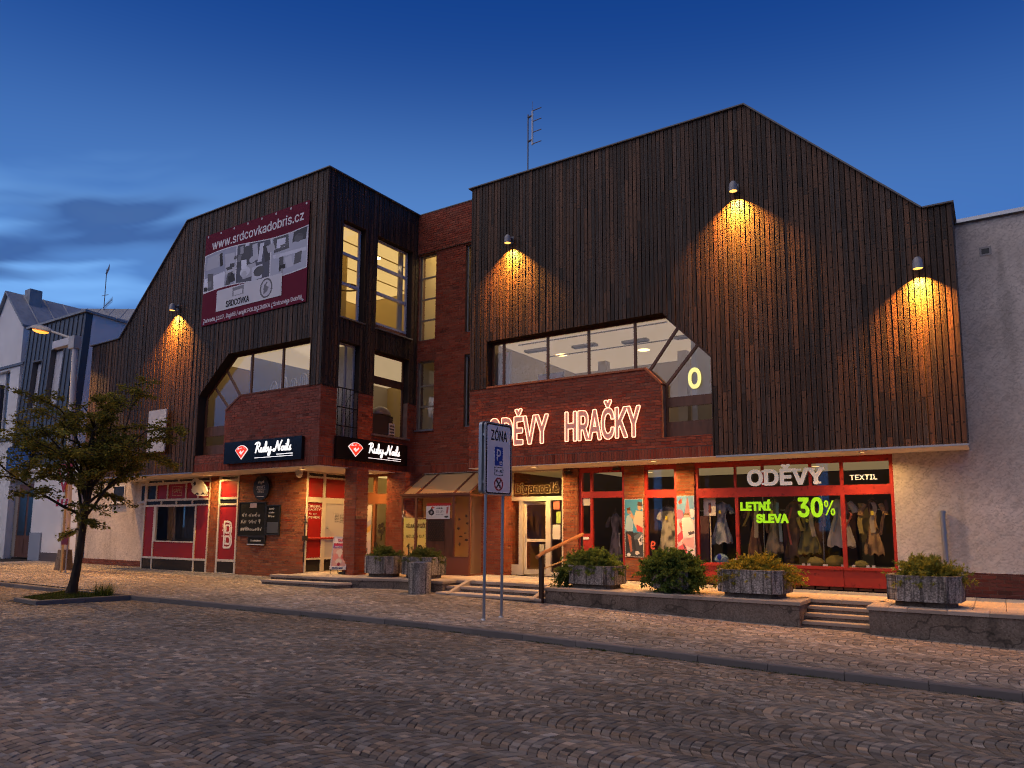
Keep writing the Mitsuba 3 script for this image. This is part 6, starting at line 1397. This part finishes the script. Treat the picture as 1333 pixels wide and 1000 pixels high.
for i, x in enumerate((-4.02, -3.9, -3.55, -3.15, -2.92, -2.62, -2.5)):
    k = number('price_card'); add(k, box(x, x + .07 + .04 * (i == 2), 1.44, 1.46, .521, .575), 'paint', (.62, .56, .46), label=('first', 'second', 'third and widest', 'fourth', 'fifth', 'sixth', 'seventh')[i] + ' small white price card from the left along the shop window sill', cat='price card', group='price cards along the shop window sill')
# upper left room: rows of light chair frames seen against the window
for i, x in enumerate(np.linspace(-19.1, -16.8, 6)):
    k = thing('chair', ('leftmost', 'second from the left', 'third from the left', 'third from the right', 'second from the right', 'rightmost')[i] + ' pale framed chair back behind the left long window', 'chair', 'chairs behind the left long window'); z = 5.40
    c = (.75, .68, .55); j = .1 * (i % 2)
    add(k + '__back', cat([tube(smooth_line([(x, -2.3, 5.0), (x, -2.3, 5.75 + j), (x + .15, -2.3, 5.95 + j), (x + .3, -2.3, 5.75 + j), (x + .3, -2.3, 5.0)], 4), .018, 6)]), 'paint', c); add(k + '__slat', cat([tube([(x + .1, -2.3, 5.2), (x + .1, -2.3, 5.85 + j)], .012, 5), tube([(x + .2, -2.3, 5.2), (x + .2, -2.3, 5.85 + j)], .012, 5)]), 'paint', c); add(k + '__seat', box(x, x + .3, -2.3, -1.95, 4.95, 5.0), 'paint', c); add(k + '__leg', cat([box(x + a, x + a + .03, y, y + .03, 3.55, 4.95) for a in (0, .27) for y in (-2.3, -2.0)]), 'paint', c)
# salon things behind the wide lower window of the corner
sa = thing('salon_cabinet', 'dark cabinet with white framed card behind the wide corner window', 'cabinet')
add(sa + '__body', SIDE.box(-0.9, 0.35, 4.1, 4.95, -0.75, -0.4), 'paint', (.035, .028, .022)); add(sa + '__card', SIDE.box(0.15, 0.42, 4.25, 4.72, -.39, -.37), 'paint', (.55, .52, .46)); add(sa + '__grid', cat([SIDE.box(.18, .39, 4.3 + .1 * i, 4.36 + .1 * i, -.37, -.365) for i in range(4)]), 'paint', (.08, .07, .06))
hdw = thing('towel', 'dark red towel hanging behind the wide corner window', 'towel'); add(hdw + '__cloth', SIDE.box(-0.35, 0.0, 5.35, 5.75, -1.3, -1.28), 'matte', (.28, .04, .07))
hdr = thing('hood_dryer', 'grey hood of a hair dryer above the dark salon cabinet', 'dryer'); m = trimesh.creation.icosphere(2, 1.0); m.vertices[:, 2] = np.maximum(m.vertices[:, 2], 0); m.apply_scale([.25, .38, .28]); m.apply_translation([-16.5, 0.0, 4.98]); add(hdr + '__hood', m, 'gloss', (.16, .14, .12), smooth=True)
wp_ = thing('wall_picture', 'dull pink picture on the partition behind the left of the long right window', 'picture'); add(wp_ + '__sheet', box(-11.5, -10.7, 1.6, 1.63, 5.2, 6.0), 'matte', (.32, .24, .26)); add(wp_ + '__stand', box(-11.55, -10.65, 1.64, 1.68, 3.6, 6.05), 'matte', (.3, .27, .27))
pt = shrub('dark leafy pot plant behind the left of the long right window', -11.4, 1.35, 5.15, .4, .3, .55, 40, 77, (.012, .02, .022), (.03, .05, .05), droop=.3, needle=.16, wdt=.04, gap=.03, cat_='plant', group=None)

# ------------------------------------------------------------------ across the square: only mirrored in the shop glass
r = np.random.default_rng(3)
for i, (xa, wd, hh) in enumerate([(-132, 18, 10.0), (-113, 17, 9.2), (-95, 16, 11.0), (-78, 17, 9.5), (-60, 15, 11.0), (-44, 16, 9.0), (-27, 14, 10.5), (-12, 17, 9.8), (6, 15, 11.2), (22, 18, 9.2)]):
    k = thing('opposite_house', 'plain house across the square, seen only as a dark reflection in the shop glass', 'building', 'houses across the square')
    y0, y1 = -58.0, -47.0; OF = Frame((xa + wd, y1, 0), (-1, 0, 0)); col = np.array([.22, .19, .16]) * np.exp(r.normal(0, .25))
    wn = [sbox(1.2 + 2.6 * c, z, 2.4 + 2.6 * c, z + 1.6) for c in range(int((wd - 1.5) / 2.6)) for z in (1.2, 4.4, 7.0) if z + 1.8 < hh]
    add(k + '__wall', OF.plate(sbox(0, -1, wd, hh).difference(unary_union(wn)), -.4, 0), 'matte', col)
    for o in wn: add(k + '__window', OF.plate(o, -.3, -.25), 'gloss', (.03, .035, .04))
    rr_ = np.array([(xa - .2, y1 + .4, hh), (xa + wd + .2, y1 + .4, hh), (xa + wd + .2, (y0 + y1) / 2, hh + 3.6), (xa - .2, (y0 + y1) / 2, hh + 3.6), (xa - .2, y0, hh), (xa + wd + .2, y0, hh)])
    add(k + '__roof', trimesh.convex.convex_hull(rr_), 'matte', (.07, .045, .038))

# fallen leaves near the tree and along the kerb
r = np.random.default_rng(44); n = 260
lx = np.concatenate([r.normal(-18.5, 2.2, 130), r.uniform(-15, 0, 130)]); ly = np.concatenate([r.normal(-7.6, 1.3, 130), kerb_y(lx[130:]) - 0.10 - np.abs(r.normal(0, .35, 130))])
lz = np.where(ly < kerb_y(lx), zr(lx, ly), zp(lx, ly)) + 0.008
ok = ~shapely.contains_xy(PIT.buffer(.15), lx, ly) & (np.abs(ly - kerb_y(lx) - .07) > .1); lx, ly, lz = lx[ok], ly[ok], lz[ok]; n = len(lx)
an = r.random(n) * 6.28; sz = .028 * (.6 + .9 * r.random(n)); ca, sa_ = np.cos(an), np.sin(an)
q = np.stack([np.stack([lx + sz * (ca * a - sa_ * b * .5), ly + sz * (sa_ * a + ca * b * .5), lz + .006 * c], -1) for a, b, c in ((-1, 0, 0), (0, -1, 1), (1, 0, .3), (0, 1, 1.2))], 1).reshape(-1, 3)
b = np.arange(n)[:, None] * 4
add('fallen_leaves', trimesh.Trimesh(q, np.concatenate([b + [0, 1, 2], b + [0, 2, 3]]), process=False), 'leaf', np.repeat(np.array([.16, .10, .03]) * np.exp(r.normal(0, .4, (n, 1))), 4, 0), kind='stuff', label='scattered dry leaves on the setts below the tree and along the kerb', cat='leaves')
